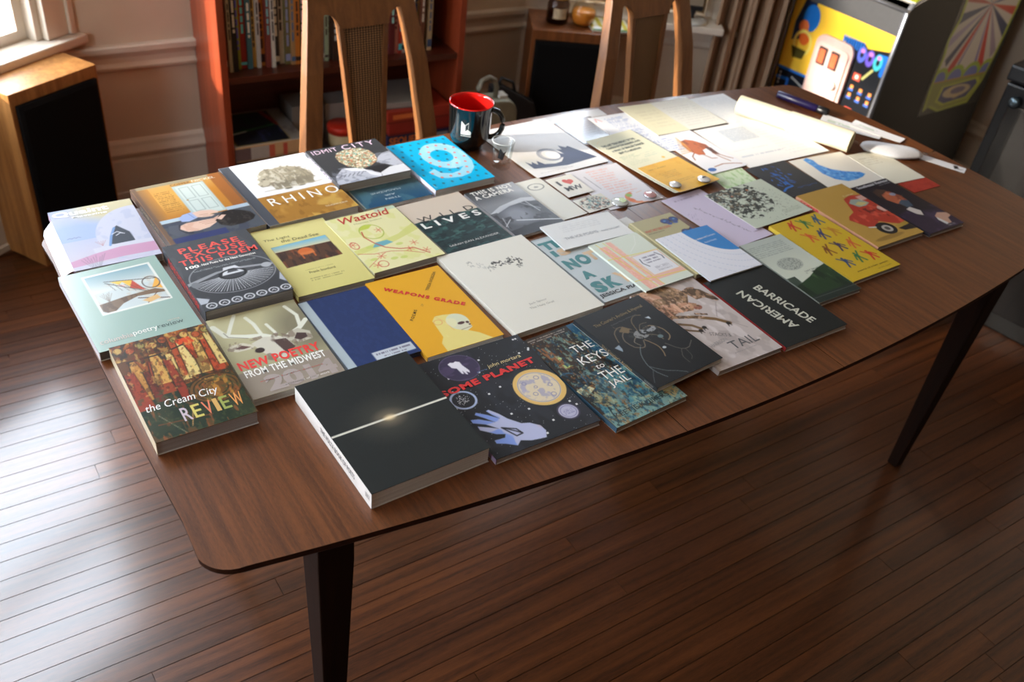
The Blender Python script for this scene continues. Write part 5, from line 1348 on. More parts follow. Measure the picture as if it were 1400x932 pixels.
book('paperback', 'black book with a cluster of bones and antlers and thin gold title', R, .0100, .0085, a, [T("The Courier's Archive & Hymnal", (.12, .125, .88, .175), (150, 126, 84), rot=3), T('Joshua Marie Wilkinson', (.30, .20, .70, .222), (84, 84, 84), rot=3)], rough=.42, spine=(34, 36, 38), spine_texts=[T("The Courier's Archive", (.36, .2, .72, .8), (170, 140, 96)), T('SIDEBROW', (.86, .3, .96, .7), (150, 146, 140))])

R = (1.0537, .8109, -.7, .143, .224); a = Art(R[3], R[4], .0012, (196, 184, 180))
a.blot(5, 6, .52, (176, 164, 160), .8, 3); a.blot(7, 6, .6, (216, 206, 204), .8, 6); a.line([(.9, .35), (.7, .5), (.9, .7)], .002, (156, 144, 140), .6)
sk = (196, 146, 116)
a.poly([(0, 0), (.5, 0), (.62, .06), (.70, .16), (.58, .26), (.30, .28), (.1, .34), (0, .36)], (140, 110, 78)); a.blot(9, 8, .5, (106, 80, 54), .8, 4, a.box(0, 0, .65, .32) * (a.c[..., 2] < 120)); a.poly([(0, .06), (.16, .0), (.30, .06), (.36, .14), (.22, .12), (.10, .16)], sk); a.poly([(0, .24), (.2, .20), (.38, .22), (.58, .26), (.66, .30), (.52, .36), (.30, .33), (.12, .40), (0, .42)], sk); a.blot(10, 10, .55, (226, 180, 150), .8, 7, a.box(0, .2, .4, .42) * (a.c[..., 0] > 180)); a.poly([(.66, .12), (.78, .10), (.90, .16), (.98, .30), (.94, .34), (.84, .26), (.72, .26)], (92, 72, 52)); a.poly([(.80, .10), (.86, .12), (.84, .16)], (60, 46, 36)); a.ell(.95, .32, .03, .02, (30, 26, 26)); a.ell(.62, .34, .06, .03, (150, 92, 76))
a.line([(.20, .36), (.48, .44), (.66, .52), (.76, .60)], .008, (120, 92, 58)); a.line([(.10, .42), (.30, .50), (.36, .56)], .006, (120, 92, 60)); a.line([(.0, .44), (.2, .54), (.30, .58)], .005, (110, 84, 56)); a.line([(.5, .40), (.62, .44)], .004, (106, 80, 52))
for k in range(5): a.line([(.03 + .03 * k, .02 + .012 * k), (.06 + .045 * k, .13 + .012 * k)], .0016, (150, 96, 72), .8); a.line([(.10 + .04 * k, .26 + .004 * k), (.18 + .04 * k, .36 - .006 * k)], .0014, (150, 98, 74), .8)
dk = (a.c.sum(-1) < 480) * a.box(0, 0, 1, .46); a.blot(22, 22, .52, (84, 62, 44), .7, 31, dk, .05); a.blot(26, 26, .60, (206, 160, 124), .6, 32, dk, .05); a.blot(18, 26, .62, (226, 190, 166), .6, 33, dk, .05)
for (u, v) in ((.33, .58), (.41, .56), (.74, .60)): a.ell(u, v, .03, .018, (40, 34, 30)); a.line([(u - .02, v), (u - .03, v + .03)], .0016, (44, 36, 30)); a.line([(u + .01, v), (u + .015, v + .03)], .0016, (44, 36, 30))
book('paperback', 'pale paperback painted with hands holding a thin brown dog', R, 0, .0095, a, [T('TAIL', (.44, .775, .86, .86), (90, 90, 92)), T('STACKS &', (.36, .66, .62, .70), (120, 116, 116), rot=-30), T('HARRISON', (.22, .73, .50, .765), (150, 146, 146), rot=8), T('poems and stories', (.40, .885, .74, .905), (150, 146, 146))], rough=.38, spine=(190, 180, 176), pages=(188, 181, 174))

R = (1.2064, .7945, -.9, .152, .203); a = Art(R[3], R[4], .0013, (30, 33, 32)); a.small(.3, .12, .5, .13, 1, (70, 40, 36), .6)
book('paperback', 'black paperback with two mirrored lines of bold white capitals', R, 0, .0095, a, [T('BARRICADE', (.205, .492, 1.015, .588), (206, 206, 190), rot=-81.5, bold=.02), T('AMERICAN', (-.075, .492, .735, .588), (206, 206, 190), rot=98.5, bold=.02)], rough=.45, spine=(150, 40, 40), pages=(202, 197, 188))

# ------------------------------------------------------------------ right half of the table: chapbooks over papers
R = (1.0717, 1.0000, .8, .115, .161); a = Art(R[3], R[4], .0012, (214, 220, 204))
PK = (236, 176, 156); YL = (226, 206, 84)
a.poly([(.10, .10), (.25, .10), (.25, .99), (.10, .99)], PK); a.poly([(.30, .03), (.40, .05), (.40, .99), (.30, .99)], PK, .9); a.poly([(.03, .72), (1, .80), (1, .90), (.03, .80)], PK, 0); a.rect(.10, .78, 1, .88, PK, .85); a.blot(30, 30, .55, (240, 196, 180), .7, 3, a.box(.1, .1, .42, .99)); a.line([(.12, .02), (.27, .98)], .0016, YL); a.line([(.26, .03), (.40, .98)], .0016, YL); a.line([(.02, .34), (1, .40)], .0018, YL); a.line([(.02, .80), (1, .88)], .0018, YL); a.rect(.42, .40, .96, .80, (226, 224, 228)); a.frame(.42, .40, .96, .80, .002, (230, 190, 150))
a.small(.54, .45, .84, .60, 3, (130, 126, 140), .7); a.small(.58, .66, .86, .76, 5, (150, 146, 156), .6); a.line([(.50, .48), (.47, .56), (.52, .64)], .0022, (90, 90, 100)); a.line([(.86, .44), (.92, .52), (.90, .58)], .0022, (90, 90, 100)); a.line([(.5, .32), (.75, .2), (.9, .05)], .001, (230, 232, 224))
book('chapbook', 'chapbook with pink and yellow plaid bands and a lilac title panel', R, .0088, .0045, a, rough=.5, pages=(206, 206, 199), spine=(214, 220, 206))

R = (1.0476, 1.1280, -2.1, .160, .085); a = Art(R[3], R[4], .0013, (226, 226, 224))
a.small(.2, .12, .75, .42, 4, (206, 206, 206), .5)
book('chapbook', 'small white landscape chapbook bridging the grey paperback and the shore photo', R, .0090, .003, a, [T('THE ICE POEMS', (.13, .59, .60, .68), (150, 152, 156)), T('PAIGE TAGGART', (.65, .63, .92, .69), (150, 152, 156))], rough=.55, pages=(213, 213, 210), spine=(222, 222, 220))

R = (1.4734, .8852, 0, .139, .215); a = Art(R[3], R[4], .0013, (206, 172, 46))
FIG = [(.33, .10, (190, 50, 44)), (.57, .11, (56, 112, 70)), (.83, .11, (50, 82, 120)), (.34, .31, (206, 90, 50)), (.58, .32, (54, 60, 110)), (.81, .32, (190, 130, 50)), (.31, .54, (130, 76, 40)), (.56, .53, (60, 50, 90)), (.80, .55, (206, 96, 54)), (.31, .75, (50, 72, 120)), (.59, .74, (52, 112, 70)), (.81, .76, (196, 50, 46))]
for k, (u, v, c_) in enumerate(FIG):
    a.ell(u, v - .055, .022, .014, c_); a.poly([(u - .035, v - .04), (u + .035, v - .04), (u + .03, v + .015), (u - .03, v + .015)], c_); s_ = 1 if k % 2 else -1
    a.line([(u - .03, v - .03), (u - .085, v - .05 * s_ - .02)], .0034, c_); a.line([(u + .03, v - .03), (u + .085, v - .03 + .05 * s_)], .0034, c_); a.line([(u - .015, v + .01), (u - .06, v + .075)], .0042, c_); a.line([(u + .015, v + .01), (u + .05, v + .07)], .0042, c_)
book('paperback', 'mustard yellow paperback with rows of little coloured dancing figures', R, 0, .0085, a, [T('poems of a few people', (.25, .895, .90, .92), (86, 70, 30)), T('by two hands', (.60, .945, .88, .965), (130, 106, 40))], rough=.4, spine=(206, 176, 60), pages=(174, 169, 160))

R = (1.3445, .8600, -1.0, .112, .204); a = Art(R[3], R[4], .0013, (186, 194, 180))
a.grad(0, (180, 188, 180), .5, (206, 212, 196)); a.small(-.0, .07, .85, .26, 7, (130, 140, 136), .55); a.ell(.42, .43, .26, .10, (160, 166, 158), .55); a.dots(260, (96, 102, 98), .0004, (.17, .34, .67, .52), .8, 6, True); a.poly([(0, .73), (.2, .70), (.45, .66), (.62, .62), (.75, .585), (1, .56), (1, 1), (0, 1)], (44, 66, 44)); a.blot(8, 5, .5, (30, 44, 36), .8, 3, a.box(0, .6, 1, 1)); a.rect(0, .90, 1, 1, (40, 48, 46), .9); a.line([(0, .93), (1, .93)], .0012, (90, 100, 96)); a.blot(10, 4, .6, (84, 110, 70), .7, 9, a.box(0, .58, 1, .75) * (a.c[..., 0] < 80))
book('paperback', 'pale green paperback with a dark hillside and a dotted oval', R, 0, .0085, a, [T('NAT BRUT', (.48, .575, .80, .595), (96, 106, 100))], rough=.36, pages=(153, 153, 150), spine=(160, 168, 160))

R = (1.6270, .9474, -.5, .145, .218); a = Art(R[3], R[4], .0013, (184, 146, 72))
a.poly([(.62, .24), (.80, .21), (1, .24), (1, .80), (.86, .80), (.72, .74), (.60, .68), (.46, .73), (.32, .72), (.20, .55), (.28, .50), (.45, .46)], (176, 60, 46)); a.poly([(.60, .32), (.72, .27), (.86, .30), (.93, .39), (.80, .42), (.66, .41)], (150, 160, 150)); a.poly([(.66, .36), (.78, .33), (.90, .385), (.74, .405)], (196, 180, 120)); a.rect(.86, .25, 1, .33, (214, 200, 190), .7); a.blot(9, 8, .55, (96, 34, 32), .8, 3, a.box(.45, .45, .95, .66) * (a.c[..., 1] < 80)); a.blot(6, 6, .62, (214, 90, 70), .8, 6, a.box(.2, .3, 1, .8) * (a.c[..., 1] < 80)); a.poly([(.90, .50), (.97, .46), (1, .50), (1, .58), (.93, .57)], (214, 196, 186), .8)
a.ell(.55, .80, .16, .10, (40, 38, 38)); a.ell(.56, .805, .085, .055, (176, 170, 160)); a.ell(.56, .805, .045, .03, (90, 84, 80)); a.poly([(.74, .80), (1, .78), (1, .83), (.74, .85)], (170, 140, 60)); a.poly([(.72, .85), (1, .83), (1, .92), (.78, .90)], (46, 40, 38)); a.line([(.32, .72), (.42, .745)], .004, (196, 200, 200)); a.ell(.4, .92, .3, .03, (130, 98, 46), .6)
book('paperback', 'ochre tan paperback with a painted red car', R, 0, .009, a, [T('Copper', (.68, .185, .92, .215), (222, 206, 160))], rough=.36, spine=(206, 150, 120), pages=(174, 167, 153), spine_texts=[T('COPPER', (.06, .2, .3, .8), (190, 50, 50), bold=.05)])

R = (1.7640, .9290, -.5, .116, .207); a = Art(R[3], R[4], .0013, (36, 32, 40))
a.poly([(.30, .20), (.42, .17), (.60, .22), (.70, .34), (.66, .46), (.52, .50), (.36, .44), (.26, .32)], (176, 96, 66)); a.blot(9, 9, .5, (130, 66, 50), .8, 3, a.disc(.48, .34, .22, .16) * (a.c[..., 0] > 120)); a.blot(7, 7, .62, (214, 140, 100), .8, 5, a.disc(.48, .34, .22, .16) * (a.c[..., 0] > 120)); a.poly([(.26, .16), (.44, .13), (.60, .18), (.50, .22), (.34, .24), (.28, .34), (.22, .26)], (70, 50, 44)); a.ell(.58, .28, .07, .03, (140, 160, 190), .8); a.poly([(.40, .44), (.56, .40), (.68, .44), (.60, .54), (.44, .54)], (70, 84, 100)); a.poly([(.34, .56), (.48, .54), (.58, .64), (.48, .72), (.36, .66)], (206, 196, 190)); a.poly([(0, .60), (.34, .58), (.42, .74), (.5, .74), (.6, .64), (1, .70), (1, 1), (0, 1)], (48, 38, 58)); a.blot(7, 7, .58, (70, 56, 84), .7, 9, a.box(0, .6, 1, 1) * (a.c[..., 0] < 60)); a.poly([(.66, .78), (.82, .74), (1, .78), (1, .84), (.86, .86), (.78, .94), (.66, .94), (.6, .86)], (190, 150, 130)); a.poly([(.60, .84), (.66, .80), (.70, .93), (.62, .95)], (206, 204, 206))
book('paperback', 'dark paperback with a painted portrait of a bearded man, nearest the table\'s right end', R, 0, .0085, a, [T('Southeast Review', (.08, .015, .96, .06), (206, 206, 212), bold=.02), T('NEW WORK', (.62, .075, .94, .095), (160, 160, 170)), T('No. 31', (.62, .955, .80, .975), (190, 190, 196))], rough=.34, coat=.1, spine=(50, 46, 54), pages=(167, 161, 157))

# cards and sheets, lowest first ---------------------------------
def curl(z_tl, z_tr, z_br, z_bl):
    return lambda u, v: z_tl * (1 - u) ** 2 * (1 - v) ** 2 + z_tr * u ** 2 * (1 - v) ** 2 + z_br * u ** 2 * v ** 2 + z_bl * (1 - u) ** 2 * v ** 2


a = Art(.190, .036, .004, (206, 206, 208)); sheet('sheet', 'translucent pale strip of paper along the far table edge', (1.3400, 1.5690, -1.8, .190, .034), 0, a, rough=.25)
a = Art(.106, .112, .003, (120, 124, 134)); a.grad(.3, (126, 130, 142), 1, (90, 88, 88), True); a.small(0, 0, 1, 1, 26, (140, 146, 158), .3)
sheet('photo_print', 'glossy blue-grey photo print beside the wave print', (1.3366, 1.5000, .6, .106, .112), .0002, a, rough=.16, coat=.4, edge=(150, 150, 150))
a = Art(.193, .232, .0014, (234, 232, 232))
NV = (48, 58, 92)
a.poly([(.0, .62), (.3, .58), (.6, .56), (.62, .74), (.30, .84), (.06, .80)], (226, 224, 220), .8, .02)
a.poly([(.10, .70), (.14, .76), (.17, .72), (.20, .79), (.24, .72), (.28, .80), (.40, .83), (.50, .82), (.58, .76), (.52, .72), (.58, .70), (.56, .64), (.64, .70), (.62, .60), (.68, .62), (.70, .54), (.76, .60), (.80, .58), (.95, .88), (.50, .90), (.10, .84)], NV)
for k in range(5): a.ring(.47, .66, .14 - .012 * k, .12 - .008 * k, .0011, NV if k < 3 else (120, 124, 140), .8)
a.ell(.50, .68, .085, .075, (236, 236, 238)); a.small(.10, .93, .55, .95, 1, (150, 150, 156), .6); a.small(.1, .2, .35, .24, 1, (190, 190, 196), .4)
sheet('art_print', 'white print with a dark blue curling wave, in front of the mug', (1.1822, 1.4655, 1.3, .193, .232), .0002, a, rough=.45, zf=curl(.001, .001, .002, .003))
a = Art(.110, .205, .0022, (228, 230, 236)); a.small(.32, .06, .92, .95, 24, (120, 140, 190), .5, ragged=.3); a.line([(.08, .12), (.14, .04), (.22, .12)], .0022, (206, 120, 110))
sheet('letter', 'white letter sheet with a small red initial', (1.4230, 1.4410, -3.0, .110, .205), .0010, a, rough=.6)
a = Art(.217, .155, .003, (228, 222, 190)); a.rect(.45, 0, 1, 1, (226, 224, 214)); a.small(.5, .2, .95, .9, 9, (206, 204, 196), .5); a.small(.1, .2, .4, .8, 6, (214, 206, 176), .5)
sheet('sheet', 'cream sheet with faint lines at the far table edge, behind the letter', (1.5833, 1.4800, -2.3, .217, .151), .0020, a, rough=.6, zf=curl(.004, .001, .001, .002))
a = Art(.118, .154, .003, (230, 230, 230)); a.small(.1, .1, .9, .9, 14, (206, 208, 212), .4)
sheet('sheet', 'white sheet at the far right corner, beside the rolled paper', (1.7519, 1.4657, -2.3, .118, .154), .0006, a, rough=.6)
a = Art(.255, .195, .003, (236, 236, 236)); a.rect(.22, .10, .55, .42, (206, 212, 220), .8); a.small(.22, .10, .55, .42, 10, (176, 186, 200), .5); a.small(.08, .6, .5, .64, 1, (190, 196, 206), .5); a.small(.08, .74, .6, .78, 1, (170, 180, 196), .5); a.small(.58, .15, .95, .9, 12, (214, 216, 222), .5)
sheet('sheet', 'large white sheet with a grey block of print, right of the creature print', (1.6985, 1.2945, -2.8, .255, .190), .0014, a, rough=.6)
a = Art(.109, .192, .0013, (234, 234, 240)); OG = (190, 98, 40)
a.poly([(.40, .22), (.56, .20), (.70, .26), (.84, .40), (.80, .52), (.70, .48), (.58, .50), (.50, .60), (.34, .58), (.26, .46), (.30, .32)], OG); a.blot(12, 10, .5, (140, 70, 36), .8, 3, a.disc(.54, .40, .32, .22) * (a.c[..., 2] < 120)); a.poly([(.72, .44), (.84, .48), (.80, .68), (.70, .62)], (96, 60, 46))
for k in range(9): a.line([(.40 - .012 * k, .30 + .022 * k), (.42 - .05 * k, .12 + .045 * k)], .0026, (214, 150, 60))
for p_ in ([(.30, .52), (.16, .58), (.10, .66)], [(.44, .58), (.50, .70), (.62, .72)], [(.70, .60), (.74, .74), (.80, .84)], [(.76, .62), (.86, .74), (.94, .80)], [(.28, .88), (.55, .86), (.80, .90), (.95, .94)]): a.line(p_, .0026, (150, 84, 44))
a.ell(.14, .92, .10, .04, (56, 104, 176)); a.small(-.0, .06, .3, .4, 7, (130, 146, 200), .5)
sheet('art_print', 'white print of a shaggy orange-brown four-legged creature', (1.5144, 1.3101, .3, .109, .192), .0024, a, rough=.5)
a = Art(.140, .274, .0016, (224, 222, 196)); a.small(.10, .34, .55, .50, 9, (176, 190, 166), .6, ragged=.5); a.small(.5, .36, .8, .44, 3, (196, 206, 186), .6); a.ell(.78, .50, .03, .015, (226, 186, 80)); a.line([(.10, .08), (.20, .05)], .001, (226, 196, 140))
DG = (56, 72, 66)
sheet('broadside', 'long cream broadside with dark green block print, its left edge lifting', (1.3703, 1.3143, 4.7, .140, .274), .0030, a,
      [T('THE LAST TRUE HEIGHT OF THE', (.10, .125, .82, .155), DG, bold=.04), T('CANDLE OF THE SKIRMISH, AND', (.12, .175, .86, .205), DG, bold=.04), T('A SPARK OF SMALLER CHANGE', (.14, .225, .84, .255), DG, bold=.04), T('SENT TO A MOUNTAIN', (.20, .275, .68, .305), DG, bold=.04)], rough=.6, zf=curl(.001, .001, .003, .007))
a = Art(.127, .124, .0016, (232, 180, 66)); a.blot(5, 5, .55, (226, 168, 54), .6, 3); a.small(.12, .14, .55, .18, 1, (176, 130, 50), .6); a.small(.2, .32, .6, .52, 4, (196, 146, 60), .6); a.small(.3, .62, .7, .72, 2, (190, 140, 56), .6)
sheet('flyer', 'golden yellow slip pinned by two white badges', (1.3795, 1.2359, 4.5, .127, .124), .0062, a, rough=.55, zf=curl(.001, .0005, .004, .005))
a = Art(.094, .076, .002, (206, 222, 190)); a.blot(14, 5, .52, (166, 200, 140), .8, 3)
sheet('card', 'pale green card under the ink-splatter print', (1.4960, 1.1830, -10, .094, .080), .0006, a, rough=.6)
a = Art(.115, .202, .0016, (208, 196, 218)); a.small(.2, .06, .82, .10, 1, (150, 136, 160), .6)
q = random.Random(8)
for k in range(34):
    t = k / 33; u, v = .38 + .32 * t, .26 + .60 * t; a.line([(u, v), (u + q.uniform(-.03, .05), v + q.uniform(-.02, .02))], .0014, (120, 110, 130), .8)
for k in range(14): u, v = .05 + q.random() * .2, .34 + q.random() * .14; a.line([(u, v), (u + .03, v - .02)], .0008, (150, 136, 166), .7)
a.small(.72, .86, .94, .89, 1, (140, 126, 150), .6)
sheet('broadside', 'lavender broadside with a slanting trail of small marks', (1.3354, 1.0718, 3.0, .115, .202), .0012, a, rough=.6)
a = Art(.122, .138, .0015, (44, 46, 52)); q = random.Random(3); BL_ = (40, 110, 200)
for k in range(46):
    u = .42 + q.gauss(0, .12); v = .08 + q.random() * .6; a.line([(u, v), (u + q.uniform(-.02, .05), v + q.uniform(.02, .08))], .0026, BL_ if q.random() > .3 else (30, 80, 160))
a.line([(.10, .80), (.22, .74), (.40, .72)], .005, BL_)
for k in range(14): a.line([(.45 + .035 * k, .80 + .02 * math.sin(k)), (.47 + .035 * k, .78)], .0016, (50, 90, 150))
sheet('art_print', 'black print with splashes of bright blue', (1.6081, 1.1311, -1.9, .122, .138), .0020, a, rough=.5, edge=(60, 60, 66))
a = Art(.165, .146, .0016, (222, 218, 210)); WB = (70, 140, 214)
a.poly([(.24, .04), (.33, .0), (.38, .10), (.36, .24), (.44, .42), (.58, .54), (.70, .60), (.80, .64), (.84, .72), (.74, .78), (.58, .82), (.42, .82), (.28, .70), (.22, .50), (.24, .28)], WB); a.blot(16, 16, .5, (120, 176, 226), .8, 3, a.aa(a.pd([(.24, .04), (.33, .0), (.38, .10), (.36, .24), (.44, .42), (.58, .54), (.70, .60), (.80, .64), (.84, .72), (.74, .78), (.58, .82), (.42, .82), (.28, .70), (.22, .50), (.24, .28)]))); a.blot(20, 20, .62, (40, 96, 180), .8, 6, a.disc(.5, .6, .3, .25) * (a.c[..., 0] < 130))
sheet('art_print', 'off-white print of a blue crescent-shaped scribble, near the rolled paper', (1.7571, 1.1120, -5, .165, .146), .0006, a, rough=.55)
a = Art(.092, .078, .003, (176, 60, 44)); a.blot(8, 8, .5, (160, 48, 36), .7, 3)
sheet('card', 'red card under a cream sheet, near the right end of the table', (1.8919, 1.0035, -2, .092, .078), .0002, a, rough=.55, edge=(140, 44, 36))
a = Art(.105, .144, .002, (226, 222, 204)); a.small(.1, .15, .6, .4, 4, (196, 190, 170), .6)
sheet('sheet', 'cream sheet overlapping the red card', (1.8891, 1.0801, -5.2, .105, .144), .0012, a, rough=.6)
a = Art(.173, .145, .0013, (196, 204, 186)); m = a.disc(.30, .32, .46, .50)
a.blot(9, 9, .46, (60, 62, 54), .9, 3, a.disc(.28, .30, .36, .36), .06); a.blot(26, 26, .5, (40, 42, 38), .9, 5, m, .04); a.blot(20, 22, .60, (130, 110, 84), .8, 8, a.disc(.25, .3, .3, .3)); a.blot(26, 26, .66, (206, 210, 196), .9, 9, m); a.dots(240, (56, 56, 48), .0007, (.0, .05, .95, .95), .8, 5, True); a.ell(.60, .16, .02, .02, (176, 100, 50)); a.ell(.30, .20, .02, .02, (176, 120, 90)); a.small(.62, .80, .92, .90, 3, (150, 160, 140), .5)
q = random.Random(4)
for k in range(30): u, v = .35 + q.random() * .4, .3 + q.random() * .45; a.line([(u, v), (u + q.uniform(-.05, .05), v + q.uniform(-.05, .05))], .0012, (66, 64, 54), .8)
sheet('art_print', 'pale green print of a dark ink-splattered bush', (1.4612, 1.0757, 1.7, .173, .145), .0040, a, rough=.5, th=.0012)
R = (1.2138, .9699, -.7, .132, .152); a = Art(R[3], R[4], .0012, (226, 226, 234))
a.ell(1.03, -.03, .54, .645, (50, 128, 196))
for k in range(4):
    for j in range(26):
        t = math.pi / 2 + j / 26 * math.pi / 2; r0, r1 = .64 + .12 * k, .76 + .14 * k
        if j % 1 == 0:
            p0_ = (1.03 + r0 * math.cos(t), -.03 + r1 * math.sin(t)); p1_ = (1.03 + r0 * math.cos(t + .03), -.03 + r1 * math.sin(t + .03))
            if -.02 < p0_[0] < 1 and p0_[1] < 1.02: a.line([p0_, p1_], .0009, (150, 166, 196), .8)
book('chapbook', 'white chapbook with a bright blue quarter disc and dotted arcs', R, .0092, .0028, a, [T('Correlation and Compass', (.49, .20, .93, .245), WHITE, rot=3), T('Rachel Moritz', (.62, .30, .85, .335), (206, 222, 236), rot=3)], rough=.5, pages=(218, 218, 218), spine=(216, 216, 222))
R = (1.2223, 1.2620, -2.2, .136, .163); a = Art(R[3], R[4], .0014, (226, 224, 230)); a.small(.32, .06, .80, .70, 11, (230, 190, 186), .8, ragged=.25); a.line([(.22, .18), (.25, .52)], .0016, (130, 130, 140)); a.ring(.64, .86, .17, .12, .009, (226, 150, 110)); a.poly([(.62, .72), (.9, .72), (.9, 1), (.64, .98)], (226, 224, 230)); a.ell(.54, .78, .05, .04, (150, 190, 110)); a.ell(.50, .90, .05, .05, (226, 130, 90)); a.line([(.70, .76), (.82, .74)], .0016, (222, 190, 170))
sheet('broadside', 'white sheet with a column of pink print and an orange crescent', R, .0006, a, rough=.6)
a = Art(.074, .052, .0012, (222, 218, 206)); a.ell(.5, .5, .5, .5, (206, 204, 190)); m = a.disc(.5, .5, .47, .46)
for i, c_ in enumerate(((96, 100, 96), (206, 150, 120), (110, 150, 150), (230, 226, 214), (60, 56, 60))): a.blot(20, 10, .60, c_, .85, 30 + i, m, .03)
o_ = sheet('postcard', 'white postcard with an oval of tiny coloured scribbles', (1.1390, 1.2180, 3, .074, .056), .0016, a, rough=.5)
R = (1.0633, 1.2701, 2.0, .067, .160); a = Art(R[3], R[4], .0013, (228, 226, 216)); a.ring(.55, .19, .27, .075, .0014, (96, 100, 100)); a.small(.48, .17, .62, .21, 2, (120, 120, 120), .8); a.line([(.55, .17), (.55, .21)], .001, (110, 110, 110))
sheet('card', 'blank ivory card with a small oval stamp', R, .0002, a, rough=.6, th=.0016)
R = (1.1327, 1.2958, 1.5, .066, .078); a = Art(R[3], R[4], .001, (230, 226, 216)); a.ell(.54, .26, .10, .085, (206, 92, 84)); a.ell(.70, .30, .10, .085, (206, 92, 84)); a.poly([(.445, .30), (.50, .26), (.62, .28), (.79, .33), (.78, .37), (.585, .46), (.47, .34)], (206, 92, 84))
sheet('card', 'small white card with a red heart', R, .0026, a, [T('I', (.19, .20, .29, .44), (60, 60, 62), bold=.03), T('MW', (.22, .54, .86, .76), (60, 60, 62), rot=-2, bold=.03)], rough=.5)
# a small white slip and a second white card by the white landscape chapbook
a = Art(.05, .06, .003, (224, 224, 222)); sheet('card', 'plain white card peeking out beside the white landscape chapbook', (1.1420, 1.1180, 4, .028, .052), .0002, a, rough=.6)
a = Art(.146, .030, .0015, (226, 226, 230)); a.poly([(.80, .2), (.86, .1), (.90, .5), (.84, .8)], (30, 30, 34)); a.line([(.89, .7), (.96, .5)], .002, (90, 90, 96)); a.small(.1, .4, .5, .6, 1, (206, 206, 212), .5)
bm_ = sheet('bookmark', 'narrow white bookmark with a small black figure, at the table end', (2.0360, 1.0520, -66, .125, .034), .0004, a, rough=.5)

# pin-back badges -----------------------------------------------
def badge(label, x, y, z, r, face, mark=None, mcol=None):
    o = thing('badge', label, 'badge', (x, y, TABLE_Z + z), 0, 'pin-back badges lying on the papers')
    MB().lathe([(0, 0), (r * .8, 0), (r, .0015), (r * 1.02, .003), (r * .96, .0042)], 32).obj('rim', solid((190, 192, 196), .2, .02, metal=.9), o)
    MB().lathe([(r * .97, .0042), (r * .75, .0056), (r * .4, .0064), (0, .0067)], 32).obj('face', solid(face, .12, .02, coat=.6), o)
    if mark:
        MB().add([(p[0] * r, p[1] * r, .0070) for p in mark], [tuple(range(len(mark)))]).obj('mark', solid(mcol, .3), o)


badge('shiny white and green badge at the corner of the pink-print sheet', 1.186, 1.197, .0016, .0175, (206, 210, 206), [(-.1, -.6), (.7, -.4), (.75, .3), (.2, .5), (-.2, 0)], (150, 170, 50))
badge('dusty pink badge on the pink-print sheet', 1.2655, 1.1955, .0014, .0135, (206, 160, 160))
badge('plain white badge at the left edge of the yellow slip', 1.3330, 1.1960, .0105, .0130, (226, 224, 222))
badge('white badge with a dark mark on the yellow slip', 1.4100, 1.1900, .0100, .0140, (228, 226, 224), [(-.4, -.1), (.4, 0), (.5, .25), (-.3, .3)], (60, 60, 60))

# mug -------------------------------------------------------------
mg = thing('mug', 'glossy black mug with a red inside and a white open-book emblem', 'mug', (1.0355, 1.533, TABLE_Z), 0)
M_MUG = solid((12, 15, 16), .07, .02, coat=.5); M_RED = solid((196, 26, 22), .10, .02, coat=.4)
MB().lathe([(0, .001), (.028, .001), (.031, .003), (.034, .012), (.041, .020), (.0435, .034), (.0445, .06), (.0455, .085), (.0470, .0995)], 56).obj('mug_body', M_MUG, mg)
MB().lathe([(.0470, .0995), (.0466, .1015), (.0452, .1012), (.0442, .097), (.0425, .07), (.0415, .03), (.036, .018), (0, .016)], 56).obj('lining', M_RED, mg)
hd = math.radians(-36); cx, cz = .050, .055
hp = []
for k in range(15):
    t = math.radians(105 - 215 * k / 14); hp.append((cx + .026 * math.cos(t) - .006, 0, cz + .031 * math.sin(t)))
hp = [(.040, 0, .086)] + hp[1:-1] + [(.040, 0, .022)]
mh = MB().tube(hp, .0058, 12, 0, True, 1.0).obj('handle', M_MUG, mg); mh.rotation_euler = (0, 0, hd + math.radians(6))


def on_mug(u, z):
    t = math.radians(-139) + u / .046 + math.radians(6); r = .0446 + .0005
    if z > .06: r = .0446 + .0012 * (z - .06) / .03 + .0005
    return (r * math.cos(t), r * math.sin(t), z)


em = MB()
def patch(pts):
    em.add([on_mug(*p) for p in pts], [tuple(range(len(pts)))])
patch([(-.011, .074), (-.0025, .0665), (-.0025, .055), (-.011, .045)]); patch([(-.011, .045), (-.0025, .055), (-.0005, .0535), (-.0005, .045)]); patch([(-.0005, .045), (-.0005, .0535), (.004, .0575), (.004, .045)]); patch([(.004, .045), (.004, .0575), (.011, .052), (.011, .045)])
patch([(-.0018, .0665), (.0052, .073), (.0052, .0715), (-.0010, .0657)]); patch([(.0045, .073), (.0052, .073), (.0052, .0585), (.0045, .0588)]); patch([(-.0018, .0665), (-.0010, .066), (-.0010, .055), (-.0018, .055)])
patch([(-.011, .0425), (.011, .0425), (.011, .0412), (-.011, .0412)])
em.obj('emblem', solid((214, 220, 222), .4), mg)

# shot glass
sg = thing('shot_glass', 'small clear shot glass in front of the mug', 'glass', (1.0475, 1.4225, TABLE_Z), 0)
MB().lathe([(0, .0005), (.0165, .0005), (.0185, .002), (.0195, .012), (.0235, .060), (.0228, .0608), (.0220, .0600), (.0180, .016), (.015, .0135), (0, .0125)], 48).obj('glass_body', glass_mat('shot_glass', (.93, .95, .95), .03), sg)
MB().tube([(.0232 * math.cos(k * math.pi / 18), .0232 * math.sin(k * math.pi / 18), .0603) for k in range(37)], .0008, 6).obj('rim', solid((206, 210, 212), .1), sg)
MB().add([(.0216 * math.cos(t) , .0216 * math.sin(t), z) for t, z in ((math.radians(-150), .030), (math.radians(-122), .026), (math.radians(-104), .048), (math.radians(-118), .043), (math.radians(-140), .052))], [(0, 1, 2, 3, 4)]).obj('mark', solid((30, 30, 34), .4), sg)

